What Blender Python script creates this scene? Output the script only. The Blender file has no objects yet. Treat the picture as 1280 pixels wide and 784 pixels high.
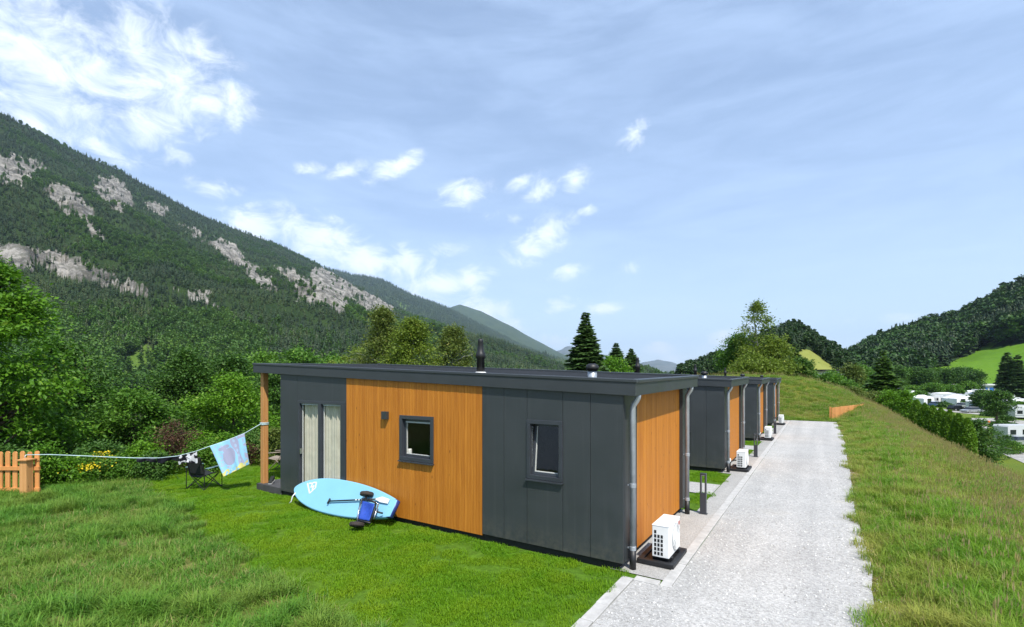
import bpy, math, random
import numpy as np
from mathutils import Vector, Matrix

random.seed(7)
rng = np.random.default_rng(11)
S = bpy.context.scene
COL = S.collection
R_ = math.radians

# ------------------------------------------------------------------ camera, sky, sun, exposure
YAW = R_(32.7)
ca, sa = math.cos(YAW), math.sin(YAW)
FPX, PX0, HY, EYE = 600.0, 640.0, 474.0, 3.0
cam_d = bpy.data.cameras.new('camera')
cam = bpy.data.objects.new('camera', cam_d)
COL.objects.link(cam)
cam.location = (0, 0, EYE)
cam.rotation_euler = (R_(90), 0, YAW)
cam_d.sensor_width = 36.0
cam_d.lens = FPX / 1280 * 36
cam_d.shift_y = (HY - 392) / 1280
cam_d.clip_start = 0.05
cam_d.clip_end = 60000
S.camera = cam

SUN_EL, SUN_OFF = R_(56), R_(36)
sun_v = Vector((math.cos(SUN_OFF) * math.cos(SUN_EL), -math.sin(SUN_OFF) * math.cos(SUN_EL), math.sin(SUN_EL)))
sl = bpy.data.lights.new('sun', 'SUN')
sl.energy = 4.2
sl.angle = R_(0.53)
sl.color = (1.0, 0.955, 0.88)
so = bpy.data.objects.new('sun', sl)
COL.objects.link(so)
so.location = (20, -20, 60)
so.rotation_euler = (-sun_v).to_track_quat('-Z', 'Y').to_euler()

S.view_settings.view_transform = 'Standard'
S.view_settings.look = 'None'
S.view_settings.gamma = 1.0
S.view_settings.use_curve_mapping = False
S.view_settings.exposure = 0.62
S.cycles.max_bounces = 8
S.cycles.transparent_max_bounces = 12
S.cycles.volume_bounces = 0


def sky_dir(px, py):
    t, v = (px - PX0) / FPX, (HY - py) / FPX
    d = Vector((t * ca - sa, t * sa + ca, v)).normalized()
    return math.atan2(d.x, d.y), math.asin(d.z)


W = bpy.data.worlds.new('World')
S.world = W
W.use_nodes = True
nt = W.node_tree
nt.nodes.clear()
wl = nt.links.new


def wn(kind, **kw):
    n = nt.nodes.new(kind)
    for k, v in kw.items():
        setattr(n, k, v)
    return n


def wmath(op, a, b=None, clamp=False):
    n = wn('ShaderNodeMath', operation=op, use_clamp=clamp)
    for i, x in enumerate((a, b)):
        if x is None:
            continue
        if isinstance(x, (int, float)):
            n.inputs[i].default_value = x
        else:
            wl(x, n.inputs[i])
    return n.outputs[0]


sky = wn('ShaderNodeTexSky', sky_type='NISHITA', sun_disc=False)
sky.sun_elevation = SUN_EL
sky.sun_rotation = math.atan2(sun_v.x, sun_v.y)
sky.altitude = 600
sky.air_density = 1.0
sky.dust_density = 0.6
sky.ozone_density = 1.6
tc = wn('ShaderNodeTexCoord')
sep = wn('ShaderNodeSeparateXYZ')
wl(tc.outputs['Generated'], sep.inputs[0])
az = wmath('ARCTAN2', sep.outputs[0], sep.outputs[1])
el = wmath('ARCSINE', sep.outputs[2])
comb = wn('ShaderNodeCombineXYZ')
wl(az, comb.inputs[0])
wl(el, comb.inputs[1])
AE = comb.outputs[0]
# (px, py, half width deg, half height deg, tilt deg, strength)
CLOUDS = [
    (60, 60, 11, 7, -12, 1.25), (190, 90, 10.5, 6.5, -8, 1.2), (262, 125, 5.6, 3.0, 12, 1.35), (190, 160, 7.5, 4.2, 15, 1.1), (60, 115, 10, 5.5, 0, .9),
    (45, 155, 2.8, 1.5, -25, 1.2), (130, 185, 3.0, 1.3, -25, .9), (268, 236, 3.4, 1.7, 0, .85), (318, 283, 5.4, 2.8, -18, 1.5),
    (365, 280, 4.8, 2.8, 5, 1.1), (412, 302, 6.2, 3.4, 0, 1.5), (455, 325, 5.6, 3.2, -5, 1.4), (505, 332, 4.8, 3.2, 0, 1.25),
    (548, 358, 6.6, 2.9, 8, 1.5), (585, 350, 4.4, 2.6, 25, 1.35), (610, 388, 5.0, 2.2, -10, 1.15), (640, 405, 4.5, 1.6, -10, .9),
    (485, 214, 4.6, 1.5, 20, .62), (580, 243, 4.6, 2.1, 12, 1.1), (680, 238, 3.6, 1.6, 22, .72), (719, 226, 2.6, 1.8, 25, 1.1),
    (795, 168, 3.0, 1.6, 38, .62), (690, 282, 3.9, 2.4, 25, 1.15), (665, 310, 5.2, 2.4, 12, 1.1), (711, 340, 3.1, 1.2, 12, 1.0),
    (645, 273, 1.6, 1.0, 0, .6), (698, 384, 3.0, 1.5, 15, 1.1), (752, 386, 3.2, 1.2, 10, 1.2), (655, 425, 4.0, 1.2, 5, .7),
    (690, 428, 3.6, 1.3, 0, 1.0), (824, 436, 2.6, 1.0, 0, 1.1), (835, 450, 4.0, .9, 0, .55), (905, 428, 3.8, 1.7, 15, 1.1), (945, 405, 2.0, 1.2, 20, .5), (590, 118, 1.4, .9, 0, .4), (790, 335, 1.8, 1.2, 0, .45),
    (560, 310, 5, 1.6, 0, .5), (435, 212, 3.4, 1.1, 22, .8), (505, 204, 3.6, 1.3, 26, .85), (385, 210, 2.6, .9, 10, .6), (655, 228, 3.0, 1.1, 24, .85), (610, 270, 2.4, 1.0, 15, .6), (735, 262, 1.8, .8, 10, .7), (1000, 430, 4.0, 1.2, 0, .55), (1130, 398, 2.6, 1.0, 0, .6), (1060, 400, 2.0, .9, 0, .35),
]
tot = None
for px, py, hw, hh, tilt, st in CLOUDS:
    st = st * 1.3 if st < .9 else st
    a0, e0 = sky_dir(px, py)
    mp = wn('ShaderNodeMapping', vector_type='TEXTURE')
    mp.inputs['Location'].default_value = (a0, e0, 0)
    mp.inputs['Rotation'].default_value = (0, 0, R_(tilt))
    mp.inputs['Scale'].default_value = (R_(hw), R_(hh), 1)
    wl(AE, mp.inputs['Vector'])
    ln = wn('ShaderNodeVectorMath', operation='LENGTH')
    wl(mp.outputs[0], ln.inputs[0])
    b = wmath('SUBTRACT', 1.0, ln.outputs['Value'], True)
    b = wmath('MULTIPLY', b, st)
    tot = b if tot is None else wmath('MAXIMUM', tot, b)


def wnoise(scale, sx, sy, detail, rough, off=0.0, dist=0.0, rot=0.0):
    mp = wn('ShaderNodeMapping')
    mp.inputs['Scale'].default_value = (sx, sy, 1)
    mp.inputs['Rotation'].default_value = (0, 0, rot)
    mp.inputs['Location'].default_value = (off, off * .7, off * 1.3)
    wl(AE, mp.inputs['Vector'])
    n = wn('ShaderNodeTexNoise')
    n.inputs['Scale'].default_value = scale
    n.inputs['Detail'].default_value = detail
    n.inputs['Roughness'].default_value = rough
    n.inputs['Distortion'].default_value = dist
    wl(mp.outputs[0], n.inputs['Vector'])
    return n.outputs[0]


nz = wnoise(15, 1, 1.5, 10, .66, 3.1, .6)
nz2 = wmath('SUBTRACT', nz, .5)
dens = wmath('ADD', wmath('MULTIPLY', tot, .95), wmath('MULTIPLY', nz2, 3.1))
mr = wn('ShaderNodeMapRange', interpolation_type='SMOOTHSTEP')
mr.inputs['From Min'].default_value = .10
mr.inputs['From Max'].default_value = 1.30
wl(dens, mr.inputs['Value'])
gate = wmath('MULTIPLY', tot, 3.2, True)
cl = wmath('MULTIPLY', wmath('MULTIPLY', mr.outputs[0], gate), .84)
# thin high veil
v1 = wnoise(2.6, 1.0, 4.2, 6, .55, 8.2, .8, R_(-14))
v2 = wnoise(9.0, 1.0, 5.0, 6, .6, 1.7, .5, R_(-22))
vs = wmath('ADD', wmath('MULTIPLY', v1, .75), wmath('MULTIPLY', v2, .25))
mv = wn('ShaderNodeMapRange', interpolation_type='SMOOTHSTEP')
mv.inputs['From Min'].default_value = .34
mv.inputs['From Max'].default_value = .72
mv.inputs['To Min'].default_value = .27
mv.inputs['To Max'].default_value = .52
wl(vs, mv.inputs['Value'])


def wmix(fac, a, b):
    n = wn('ShaderNodeMix', data_type='RGBA')
    wl(fac, n.inputs['Factor'])
    for i, x in ((6, a), (7, b)):
        if isinstance(x, tuple):
            n.inputs[i].default_value = x
        else:
            wl(x, n.inputs[i])
    return n.outputs[2]


SKYS = 0.124
c1 = wmix(mv.outputs[0], sky.outputs[0], (4.1, 5.35, 7.5, 1))
cshade = wmix(wnoise(24, 1, 1.3, 4, .5, 5.5), (7.7, 8.0, 8.5, 1), (5.9, 6.7, 8.0, 1))
hz = wmath('POWER', 2.718, wmath('MULTIPLY', wmath('ABSOLUTE', el), -7.0))
c1 = wmix(wmath('MULTIPLY', hz, .62), c1, (6.2, 7.1, 8.2, 1))
c2 = wmix(cl, c1, cshade)
bg = wn('ShaderNodeBackground')
bg.inputs['Strength'].default_value = SKYS
wl(c2, bg.inputs['Color'])
wo = wn('ShaderNodeOutputWorld')
wl(bg.outputs[0], wo.inputs['Surface'])


# ------------------------------------------------------------------ helpers
def tag(o, label=None, cat=None, group=None, kind=None):
    if label: o['label'] = label
    if cat: o['category'] = cat
    if group: o['group'] = group
    if kind: o['kind'] = kind
    return o


def empty(name, loc, rz=0.0, label=None, cat=None, group=None):
    o = bpy.data.objects.new(name, None)
    COL.objects.link(o)
    o.location = loc
    o.rotation_euler = (0, 0, rz)
    o.empty_display_size = .2
    return tag(o, label, cat, group)


def copy_tree(o, parent=None):
    c = o.copy()
    COL.objects.link(c)
    c.parent = parent
    for ch in list(o.children):
        copy_tree(ch, c)
    return c


def sm(x, a=0.0, b=1.0):
    t = np.clip((np.asarray(x, float) - a) / (b - a), 0, 1)
    return t * t * (3 - 2 * t)


def _hash(ix, iy, seed):
    h = (ix.astype(np.int64) * 374761393 + iy.astype(np.int64) * 668265263 + seed * 974634777) & 0xffffffff
    h = ((h ^ (h >> 13)) * 1274126177) & 0xffffffff
    h = (h ^ (h >> 16)) & 0xffffffff
    return h / 4294967295.0


def vnoise(x, y, seed=0):
    x, y = np.broadcast_arrays(np.asarray(x, float), np.asarray(y, float))
    ix, iy = np.floor(x), np.floor(y)
    fx, fy = x - ix, y - iy
    fx = fx * fx * (3 - 2 * fx)
    fy = fy * fy * (3 - 2 * fy)
    a, b = _hash(ix, iy, seed), _hash(ix + 1, iy, seed)
    c, d = _hash(ix, iy + 1, seed), _hash(ix + 1, iy + 1, seed)
    return (a * (1 - fx) + b * fx) * (1 - fy) + (c * (1 - fx) + d * fx) * fy


def fbm(x, y, oct=5, seed=0, gain=.5):
    s, a, t = 0, 1.0, 0
    x = np.asarray(x, float); y = np.asarray(y, float)
    for i in range(oct):
        s = s + a * vnoise(x * 2 ** i + 17.3 * i, y * 2 ** i - 9.1 * i, seed + i)
        t += a
        a *= gain
    return s / t


def np_mesh(name, V, F, mats, smooth=False, mi=None, fattr=None, vattr=None):
    me = bpy.data.meshes.new(name)
    V = np.ascontiguousarray(V, np.float32)
    F = np.ascontiguousarray(F, np.int32)
    m, k = F.shape
    me.vertices.add(len(V))
    me.vertices.foreach_set('co', V.ravel())
    me.loops.add(m * k)
    me.loops.foreach_set('vertex_index', F.ravel())
    me.polygons.add(m)
    me.polygons.foreach_set('loop_start', np.arange(m, dtype=np.int32) * k)
    for mt in (mats if isinstance(mats, (list, tuple)) else [mats]):
        me.materials.append(mt)
    if mi is not None:
        me.polygons.foreach_set('material_index', np.ascontiguousarray(mi, np.int32))
    me.polygons.foreach_set('use_smooth', np.full(m, smooth, bool))
    me.update(calc_edges=True)
    for nm, arr in (fattr or {}).items():
        a = me.attributes.new(nm, 'FLOAT', 'FACE')
        a.data.foreach_set('value', np.ascontiguousarray(arr, np.float32))
    for nm, arr in (vattr or {}).items():
        arr = np.asarray(arr, np.float32)
        if arr.ndim == 2:
            a = me.attributes.new(nm, 'FLOAT_COLOR', 'POINT')
            if arr.shape[1] == 3:
                arr = np.concatenate([arr, np.ones((len(arr), 1), np.float32)], 1)
            a.data.foreach_set('color', np.ascontiguousarray(arr).ravel())
        else:
            a = me.attributes.new(nm, 'FLOAT', 'POINT')
            a.data.foreach_set('value', np.ascontiguousarray(arr))
    return me


def link(name, me, parent=None, loc=None):
    o = bpy.data.objects.new(name, me)
    COL.objects.link(o)
    if parent is not None:
        o.parent = parent
    if loc is not None:
        o.location = loc
    return o


class MB:
    """collects shapes into ONE mesh"""

    def __init__(s):
        s.v, s.f, s.m, s.var = [], [], [], []
        s.cv = 0.0

    def _add(s, vs, fs, m):
        b = len(s.v)
        s.v += [tuple(x) for x in vs]
        for f in fs:
            s.f.append([b + i for i in f])
            s.m.append(m)
            s.var.append(s.cv)

    def hexa(s, p, m=0):
        s._add(p, [(0, 3, 2, 1), (4, 5, 6, 7), (0, 1, 5, 4), (1, 2, 6, 5), (2, 3, 7, 6), (3, 0, 4, 7)], m)
        return s

    def box(s, x0, x1, y0, y1, z0, z1, m=0):
        return s.hexa([(x0, y0, z0), (x1, y0, z0), (x1, y1, z0), (x0, y1, z0),
                       (x0, y0, z1), (x1, y0, z1), (x1, y1, z1), (x0, y1, z1)], m)

    def obox(s, c, ax, ay, az_, hx, hy, hz, m=0):
        c = Vector(c); ax = Vector(ax).normalized() * hx; ay = Vector(ay).normalized() * hy; az_ = Vector(az_).normalized() * hz
        P = []
        for k in (-1, 1):
            for i, j in ((-1, -1), (1, -1), (1, 1), (-1, 1)):
                P.append(c + ax * i + ay * j + az_ * k)
        return s.hexa(P, m)

    def bar(s, a, b, w, h, m=0, up=(0, 0, 1)):
        a, b = Vector(a), Vector(b)
        d = (b - a).normalized()
        x = d.cross(Vector(up))
        if x.length < 1e-4:
            x = Vector((1, 0, 0))
        x.normalize()
        y = x.cross(d)
        return s.obox((a + b) / 2, d, x, y, (b - a).length / 2, w / 2, h / 2, m)

    def tube(s, pts, r, n=8, m=0, cap=True):
        pts = [Vector(p) for p in pts]
        rs = list(r) if isinstance(r, (list, tuple)) else [r] * len(pts)
        vs, fs = [], []
        ref = None
        for i, p in enumerate(pts):
            d = (pts[min(i + 1, len(pts) - 1)] - pts[max(i - 1, 0)])
            if d.length < 1e-7: d = Vector((0, 0, 1))
            d.normalize()
            if ref is None:
                ref = Vector((0, 0, 1)) if abs(d.z) < .9 else Vector((1, 0, 0))
            x = d.cross(ref)
            if x.length < 1e-5: x = d.cross(Vector((0, 1, 0)))
            x.normalize()
            y = x.cross(d).normalized()
            ref = -y if False else ref
            for k in range(n):
                a = 2 * math.pi * k / n
                vs.append(p + (x * math.cos(a) + y * math.sin(a)) * rs[i])
        for i in range(len(pts) - 1):
            for k in range(n):
                k2 = (k + 1) % n
                fs.append((i * n + k, i * n + k2, (i + 1) * n + k2, (i + 1) * n + k))
        if cap:
            fs.append(tuple(range(n - 1, -1, -1)))
            fs.append(tuple((len(pts) - 1) * n + k for k in range(n)))
        s._add(vs, fs, m)
        return s

    def lathe(s, c, prof, n=16, m=0, axis=(0, 0, 1)):
        ax = Vector(axis).normalized()
        pts = [Vector(c) + ax * z for r, z in prof]
        x = ax.cross(Vector((0, 0, 1)) if abs(ax.z) < .9 else Vector((1, 0, 0))).normalized()
        y = x.cross(ax)
        vs, fs = [], []
        for (r, z), p in zip(prof, pts):
            for k in range(n):
                a = 2 * math.pi * k / n
                vs.append(p + (x * math.cos(a) + y * math.sin(a)) * r)
        for i in range(len(pts) - 1):
            for k in range(n):
                k2 = (k + 1) % n
                fs.append((i * n + k, i * n + k2, (i + 1) * n + k2, (i + 1) * n + k))
        fs.append(tuple(range(n - 1, -1, -1)))
        fs.append(tuple((len(pts) - 1) * n + k for k in range(n)))
        s._add(vs, fs, m)
        return s

    def prism(s, prof, fn, a, b, m=0, mcap=None):
        """prof: 2D outline; fn(u,v,w)->xyz; extruded from w=a to w=b"""
        n = len(prof)
        vs = [fn(u, v, a) for u, v in prof] + [fn(u, v, b) for u, v in prof]
        fs = [(i, (i + 1) % n, n + (i + 1) % n, n + i) for i in range(n)]
        s._add(vs, fs, m)
        s._add(vs, [tuple(range(n - 1, -1, -1)), tuple(range(n, 2 * n))], m if mcap is None else mcap)
        return s

    def poly(s, pts, m=0):
        s._add(pts, [tuple(range(len(pts)))], m)
        return s

    def build(s, name, mats, parent=None, origin=(0, 0, 0), smooth=False, bevel=0.0, seg=2, weld=False):
        me = bpy.data.meshes.new(name)
        ox, oy, oz = origin
        me.from_pydata([(x - ox, y - oy, z - oz) for x, y, z in s.v], [], s.f)
        for mt in (mats if isinstance(mats, (list, tuple)) else [mats]):
            me.materials.append(mt)
        me.polygons.foreach_set('material_index', s.m)
        me.polygons.foreach_set('use_smooth', [smooth] * len(s.f))
        a = me.attributes.new('var', 'FLOAT', 'FACE')
        a.data.foreach_set('value', s.var)
        me.update()
        if weld:
            import bmesh
            bm = bmesh.new(); bm.from_mesh(me)
            bmesh.ops.remove_doubles(bm, verts=bm.verts, dist=1e-5)
            bm.to_mesh(me); bm.free()
        o = link(name, me, parent)
        if parent is None:
            o.location = origin
        if bevel:
            b = o.modifiers.new('bevel', 'BEVEL')
            b.width = bevel
            b.segments = seg
            b.limit_method = 'ANGLE'
            b.angle_limit = R_(40)
        return o


def at(px, py, F):
    t, v = (px - PX0) / FPX, (HY - py) / FPX
    return Vector(((t * ca - sa) * F, (t * sa + ca) * F, EYE + v * F))


def wallX(px, Y):
    t = (px - PX0) / FPX
    return (t * ca - sa) * Y / (ca + sa * t)


def depth(x, y):
    return -x * sa + y * ca


def pix(x, y, z):
    F = depth(x, y)
    return PX0 + FPX * (x * ca + y * sa) / F, HY - FPX * (z - EYE) / F


# ------------------------------------------------------------------ materials
def C(r, g, b):
    f = lambda c: ((c / 255 + .055) / 1.055) ** 2.4 if c > 10 else c / 255 / 12.92
    return (f(r), f(g), f(b), 1.0)


def mk(name):
    m = bpy.data.materials.new(name)
    m.use_nodes = True
    t = m.node_tree
    return m, t, t.nodes['Principled BSDF'], t.nodes['Material Output']


def nn(t, kind, **kw):
    n = t.nodes.new(kind)
    for k, v in kw.items():
        setattr(n, k, v)
    return n


def tmath(t, op, a, b=None, clamp=False):
    n = nn(t, 'ShaderNodeMath', operation=op, use_clamp=clamp)
    for i, x in enumerate((a, b)):
        if x is None: continue
        if isinstance(x, (int, float)): n.inputs[i].default_value = x
        else: t.links.new(x, n.inputs[i])
    return n.outputs[0]


def tmix(t, fac, a, b, blend='MIX'):
    n = nn(t, 'ShaderNodeMix', data_type='RGBA', blend_type=blend)
    for i, x in ((0, fac), (6, a), (7, b)):
        if isinstance(x, (int, float)): n.inputs[i].default_value = x
        elif isinstance(x, tuple): n.inputs[i].default_value = x if len(x) == 4 else (*x, 1)
        else: t.links.new(x, n.inputs[i])
    return n.outputs[2]


def tnoise(t, coord, scale, detail=4, rough=.55, sx=1, sy=1, sz=1, out=0):
    if (sx, sy, sz) != (1, 1, 1):
        mp = nn(t, 'ShaderNodeMapping')
        mp.inputs['Scale'].default_value = (sx, sy, sz)
        t.links.new(coord, mp.inputs['Vector'])
        coord = mp.outputs[0]
    n = nn(t, 'ShaderNodeTexNoise')
    n.inputs['Scale'].default_value = scale
    n.inputs['Detail'].default_value = detail
    n.inputs['Roughness'].default_value = rough
    t.links.new(coord, n.inputs['Vector'])
    return n.outputs[out]


def tmap(t, v, a, b, c=0.0, d=1.0):
    n = nn(t, 'ShaderNodeMapRange')
    n.inputs['From Min'].default_value = a
    n.inputs['From Max'].default_value = b
    n.inputs['To Min'].default_value = c
    n.inputs['To Max'].default_value = d
    t.links.new(v, n.inputs['Value'])
    return n.outputs[0]


def tbump(t, p, h, dist, strength=1.0):
    b = nn(t, 'ShaderNodeBump')
    b.inputs['Distance'].default_value = dist
    b.inputs['Strength'].default_value = strength
    t.links.new(h, b.inputs['Height'])
    t.links.new(b.outputs[0], p.inputs['Normal'])


def mat(name, col, rough=.6, metal=0.0, var=.12, scale=6.0, bump=0.0, bscale=60.0, spec=.5, sz=(1, 1, 1)):
    m, t, p, o = mk(name)
    tcn = nn(t, 'ShaderNodeTexCoord').outputs['Object']
    n = tnoise(t, tcn, scale, 5, .6, *sz)
    c = (col[0], col[1], col[2], 1)
    lo = tuple(x * (1 - var) for x in c[:3]) + (1,)
    hi = tuple(min(1, x * (1 + var)) for x in c[:3]) + (1,)
    t.links.new(tmix(t, tmap(t, n, .3, .7), lo, hi), p.inputs['Base Color'])
    p.inputs['Metallic'].default_value = metal
    t.links.new(tmap(t, n, .3, .7, max(0, rough - .06), min(1, rough + .06)), p.inputs['Roughness'])
    p.inputs['Specular IOR Level'].default_value = spec
    if bump:
        tbump(t, p, tnoise(t, tcn, bscale, 3, .6), bump)
    return m


def foliage(name, c1, c2, c3=None, trans=.30, patch=0.0, pscale=.6, pcol=None, rough=.5, spec=.25):
    """leaf surface: per-leaf value + per-plant value pick the colour"""
    m, t, p, o = mk(name)
    at_ = nn(t, 'ShaderNodeAttribute', attribute_name='var').outputs['Fac']
    rnd = nn(t, 'ShaderNodeObjectInfo').outputs['Random']
    x = tmath(t, 'ADD', tmath(t, 'MULTIPLY', at_, .65), tmath(t, 'MULTIPLY', rnd, .35))
    col = tmix(t, x, (*c1[:3], 1), (*c2[:3], 1))
    if c3:
        col = tmix(t, tmap(t, at_, .86, .9), col, (*c3[:3], 1))
    if patch:
        g = nn(t, 'ShaderNodeNewGeometry').outputs['Position']
        n = tmap(t, tnoise(t, g, pscale, 3, .6), .42, .62)
        col = tmix(t, tmath(t, 'MULTIPLY', n, patch), col, (*pcol[:3], 1))
    t.links.new(col, p.inputs['Base Color'])
    p.inputs['Roughness'].default_value = rough
    p.inputs['Specular IOR Level'].default_value = spec
    tr = nn(t, 'ShaderNodeBsdfTranslucent')
    t.links.new(tmix(t, .5, col, (.25, .42, .03, 1), 'MIX') if False else col, tr.inputs['Color'])
    mx = nn(t, 'ShaderNodeMixShader')
    mx.inputs[0].default_value = trans
    t.links.new(p.outputs[0], mx.inputs[1])
    t.links.new(tr.outputs[0], mx.inputs[2])
    t.links.new(mx.outputs[0], o.inputs['Surface'])
    return m


def glass_mat(name, tint=(.93, .935, .91), boost=1.0):
    m, t, p, o = mk(name)
    t.nodes.remove(p)
    lw = nn(t, 'ShaderNodeLayerWeight')
    lw.inputs['Blend'].default_value = .5
    f2 = tmath(t, 'ADD', tmath(t, 'MULTIPLY', tmath(t, 'POWER', lw.outputs['Facing'], 5.0), .85 * boost), .045 * boost, True)
    tr = nn(t, 'ShaderNodeBsdfTransparent')
    tr.inputs[0].default_value = (*tint, 1)
    gl = nn(t, 'ShaderNodeBsdfGlossy')
    gl.inputs['Roughness'].default_value = .01
    mx = nn(t, 'ShaderNodeMixShader')
    t.links.new(f2, mx.inputs[0])
    t.links.new(tr.outputs[0], mx.inputs[1])
    t.links.new(gl.outputs[0], mx.inputs[2])
    t.links.new(mx.outputs[0], o.inputs['Surface'])
    return m


def wood_mat(name, c1, c2, knot, rough=.55, vary=.3, along='z'):
    m, t, p, o = mk(name)
    oc = nn(t, 'ShaderNodeTexCoord').outputs['Object']
    sc = {'z': (30, 30, 1.3), 'x': (1.3, 30, 30)}[along]
    n1 = tnoise(t, oc, 1.0, 6, .65, *sc)
    at_ = nn(t, 'ShaderNodeAttribute', attribute_name='var').outputs['Fac']
    x = tmath(t, 'ADD', tmath(t, 'MULTIPLY', tmap(t, n1, .34, .66), .62), tmath(t, 'MULTIPLY', at_, vary * 1.3))
    col = tmix(t, x, (*c1[:3], 1), (*c2[:3], 1))
    v = nn(t, 'ShaderNodeTexVoronoi')
    v.inputs['Scale'].default_value = 1.0
    mp = nn(t, 'ShaderNodeMapping')
    mp.inputs['Scale'].default_value = {'z': (7, 7, 3.2), 'x': (3.2, 7, 7)}[along]
    t.links.new(oc, mp.inputs['Vector'])
    t.links.new(mp.outputs[0], v.inputs['Vector'])
    k = tmap(t, v.outputs['Distance'], .05, .13, 1, 0)
    sp = nn(t, 'ShaderNodeSeparateColor')
    t.links.new(v.outputs['Color'], sp.inputs[0])
    k = tmath(t, 'MULTIPLY', tmath(t, 'MULTIPLY', k, tmap(t, sp.outputs[0], .42, .50)), .75)
    col = tmix(t, k, col, (*knot[:3], 1))
    t.links.new(col, p.inputs['Base Color'])
    p.inputs['Roughness'].default_value = rough
    p.inputs['Specular IOR Level'].default_value = .3
    tbump(t, p, n1, .002, .5)
    return m


MT = {}
def panel_mat():
    m, t, p, o = mk('anthracite_panel')
    oc = nn(t, 'ShaderNodeTexCoord').outputs['Object']
    at_ = nn(t, 'ShaderNodeAttribute', attribute_name='var').outputs['Fac']
    n = tnoise(t, oc, 1.4, 6, .6)
    c = tmix(t, tmap(t, n, .3, .7), (.033, .039, .042, 1), (.042, .048, .051, 1))
    c = tmix(t, tmath(t, 'MULTIPLY', at_, .5), c, (.048, .052, .053, 1))
    sp = nn(t, 'ShaderNodeSeparateXYZ')
    t.links.new(oc, sp.inputs[0])
    d = tmath(t, 'MULTIPLY', tmap(t, sp.outputs[2], .13, .55, 1, 0), tmap(t, tnoise(t, oc, 9, 6, .7), .40, .72))
    c = tmix(t, tmath(t, 'MULTIPLY', d, .55), c, (.13, .115, .09, 1))
    st = tmap(t, tnoise(t, oc, 1.0, 5, .6, 14, 14, .5), .55, .75)
    c = tmix(t, tmath(t, 'MULTIPLY', st, .16), c, (.10, .10, .10, 1))
    t.links.new(c, p.inputs['Base Color'])
    t.links.new(tmap(t, n, .3, .7, .36, .52), p.inputs['Roughness'])
    tbump(t, p, tnoise(t, oc, 1.1, 3, .5), .010, .5)
    return m


MT['anthracite'] = panel_mat()
MT['anthracite2'] = mat('anthracite_metal', (.036, .041, .044), .42, 0, .12, 2.0)
MT['frame'] = mat('window_frame_grey', (.040, .045, .054), .35, 0, .08, 3.0)
MT['membrane'] = mat('roof_membrane', (.022, .024, .027), .9, 0, .25, 2.0, .002, 40, .1)
MT['black'] = mat('black_plastic', (.010, .010, .011), .5, 0, .2, 8)
MT['plinth'] = mat('dark_plinth', (.012, .012, .012), .8, 0, .3, 6)
MT['zinc'] = mat('zinc', (.40, .43, .46), .42, .45, .14, 5, .0006, 90)
MT['steel'] = mat('steel', (.6, .61, .62), .25, .95, .08, 9)
MT['white_metal'] = mat('white_enamel', (.80, .80, .78), .4, 0, .05, 5)
MT['white_plastic'] = mat('white_plastic', (.72, .72, .70), .45, 0, .06, 5)
MT['wood'] = wood_mat('stained_larch', (.375, .124, .012), (.585, .224, .026), (.16, .05, .008))
MT['postwood'] = wood_mat('post_wood', (.42, .19, .06), (.62, .33, .13), (.2, .08, .02))
MT['fencewood'] = wood_mat('fence_wood', (.46, .185, .05), (.66, .30, .10), (.24, .08, .02), vary=.5)
MT['deck'] = mat('deck_boards', (.060, .058, .058), .7, 0, .3, 4, .002, 50)
MT['glass'] = glass_mat('window_glass')
MT['curtain'] = mat('sheer_curtain', (.56, .535, .45), .85, 0, .12, 4)
MT['interior'] = mat('interior_paint', (.16, .155, .145), .8)
MT['conc'] = mat('concrete_kerb', (.43, .42, .40), .85, 0, .16, 7, .003, 70)
MT['bark'] = mat('bark', (.085, .065, .047), .9, 0, .4, 9, .02, 18, .2, (1, 1, .3))
MT['bark_pale'] = mat('birch_bark', (.34, .32, .29), .85, 0, .5, 6, .01, 20, .2)
MT['fabric_black'] = mat('black_fabric', (.010, .013, .012), .85, 0, .2, 30)
MT['tan'] = mat('tan_sling', (.27, .22, .17), .8, 0, .15, 20)
MT['board'] = mat('paddle_board_blue', (.21, .47, .63), .45, 0, .04, 2)
MT['board_edge'] = mat('paddle_board_navy', (.015, .03, .16), .4, 0, .1, 4)
MT['blue'] = mat('blue_fabric', (.015, .06, .36), .7, 0, .2, 18)
MT['brownrub'] = mat('brown_rubber', (.035, .026, .022), .8, 0, .2, 12)
MT['line'] = mat('clothesline_cord', (.42, .56, .58), .6)
MT['camper'] = mat('camper_white', (.54, .55, .56), .35, 0, .04, 1)
MT['cdark'] = mat('camper_window', (.015, .02, .025), .12, 0, .1, 2)
MT['cgrey'] = mat('camper_grey', (.24, .26, .28), .4)
MT['cred'] = mat('camper_red', (.45, .05, .03), .4)
MT['cblue'] = mat('door_blue', (.02, .13, .50), .45)
MT['tyre'] = mat('tyre_rubber', (.018, .018, .018), .85)
MT['awning'] = mat('awning_canvas', (.70, .71, .72), .8, 0, .06, 3)
MT['carblack'] = mat('black_car_paint', (.012, .014, .02), .22)
MT['carblue'] = mat('blue_car_paint', (.10, .17, .30), .28)
MT['carsilver'] = mat('silver_car_paint', (.42, .44, .46), .28, .4)
MT['brickbrown'] = mat('brown_cladding', (.20, .085, .05), .7)
MT['roofgrey'] = mat('pale_roof_sheet', (.62, .63, .64), .55)
MT['orange'] = mat('orange_plastic', (.75, .16, .02), .5)

# ------------------------------------------------------------------ ground
HX0, HX1, HY0, HY1 = -11.73, -2.57, 7.2, 11.4      # first cabin
PITCH = 9.35
PATH_END = 40.0


def path_edge(Y):
    return np.interp(Y, [-5, 4, 7, 9, 13, 22, 30, 40], [.25, .30, .45, .66, .66, .85, 1.0, .95]) + .07 * (fbm(np.asarray(Y) * .8, 3.3, 4, 5) - .5)


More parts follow.
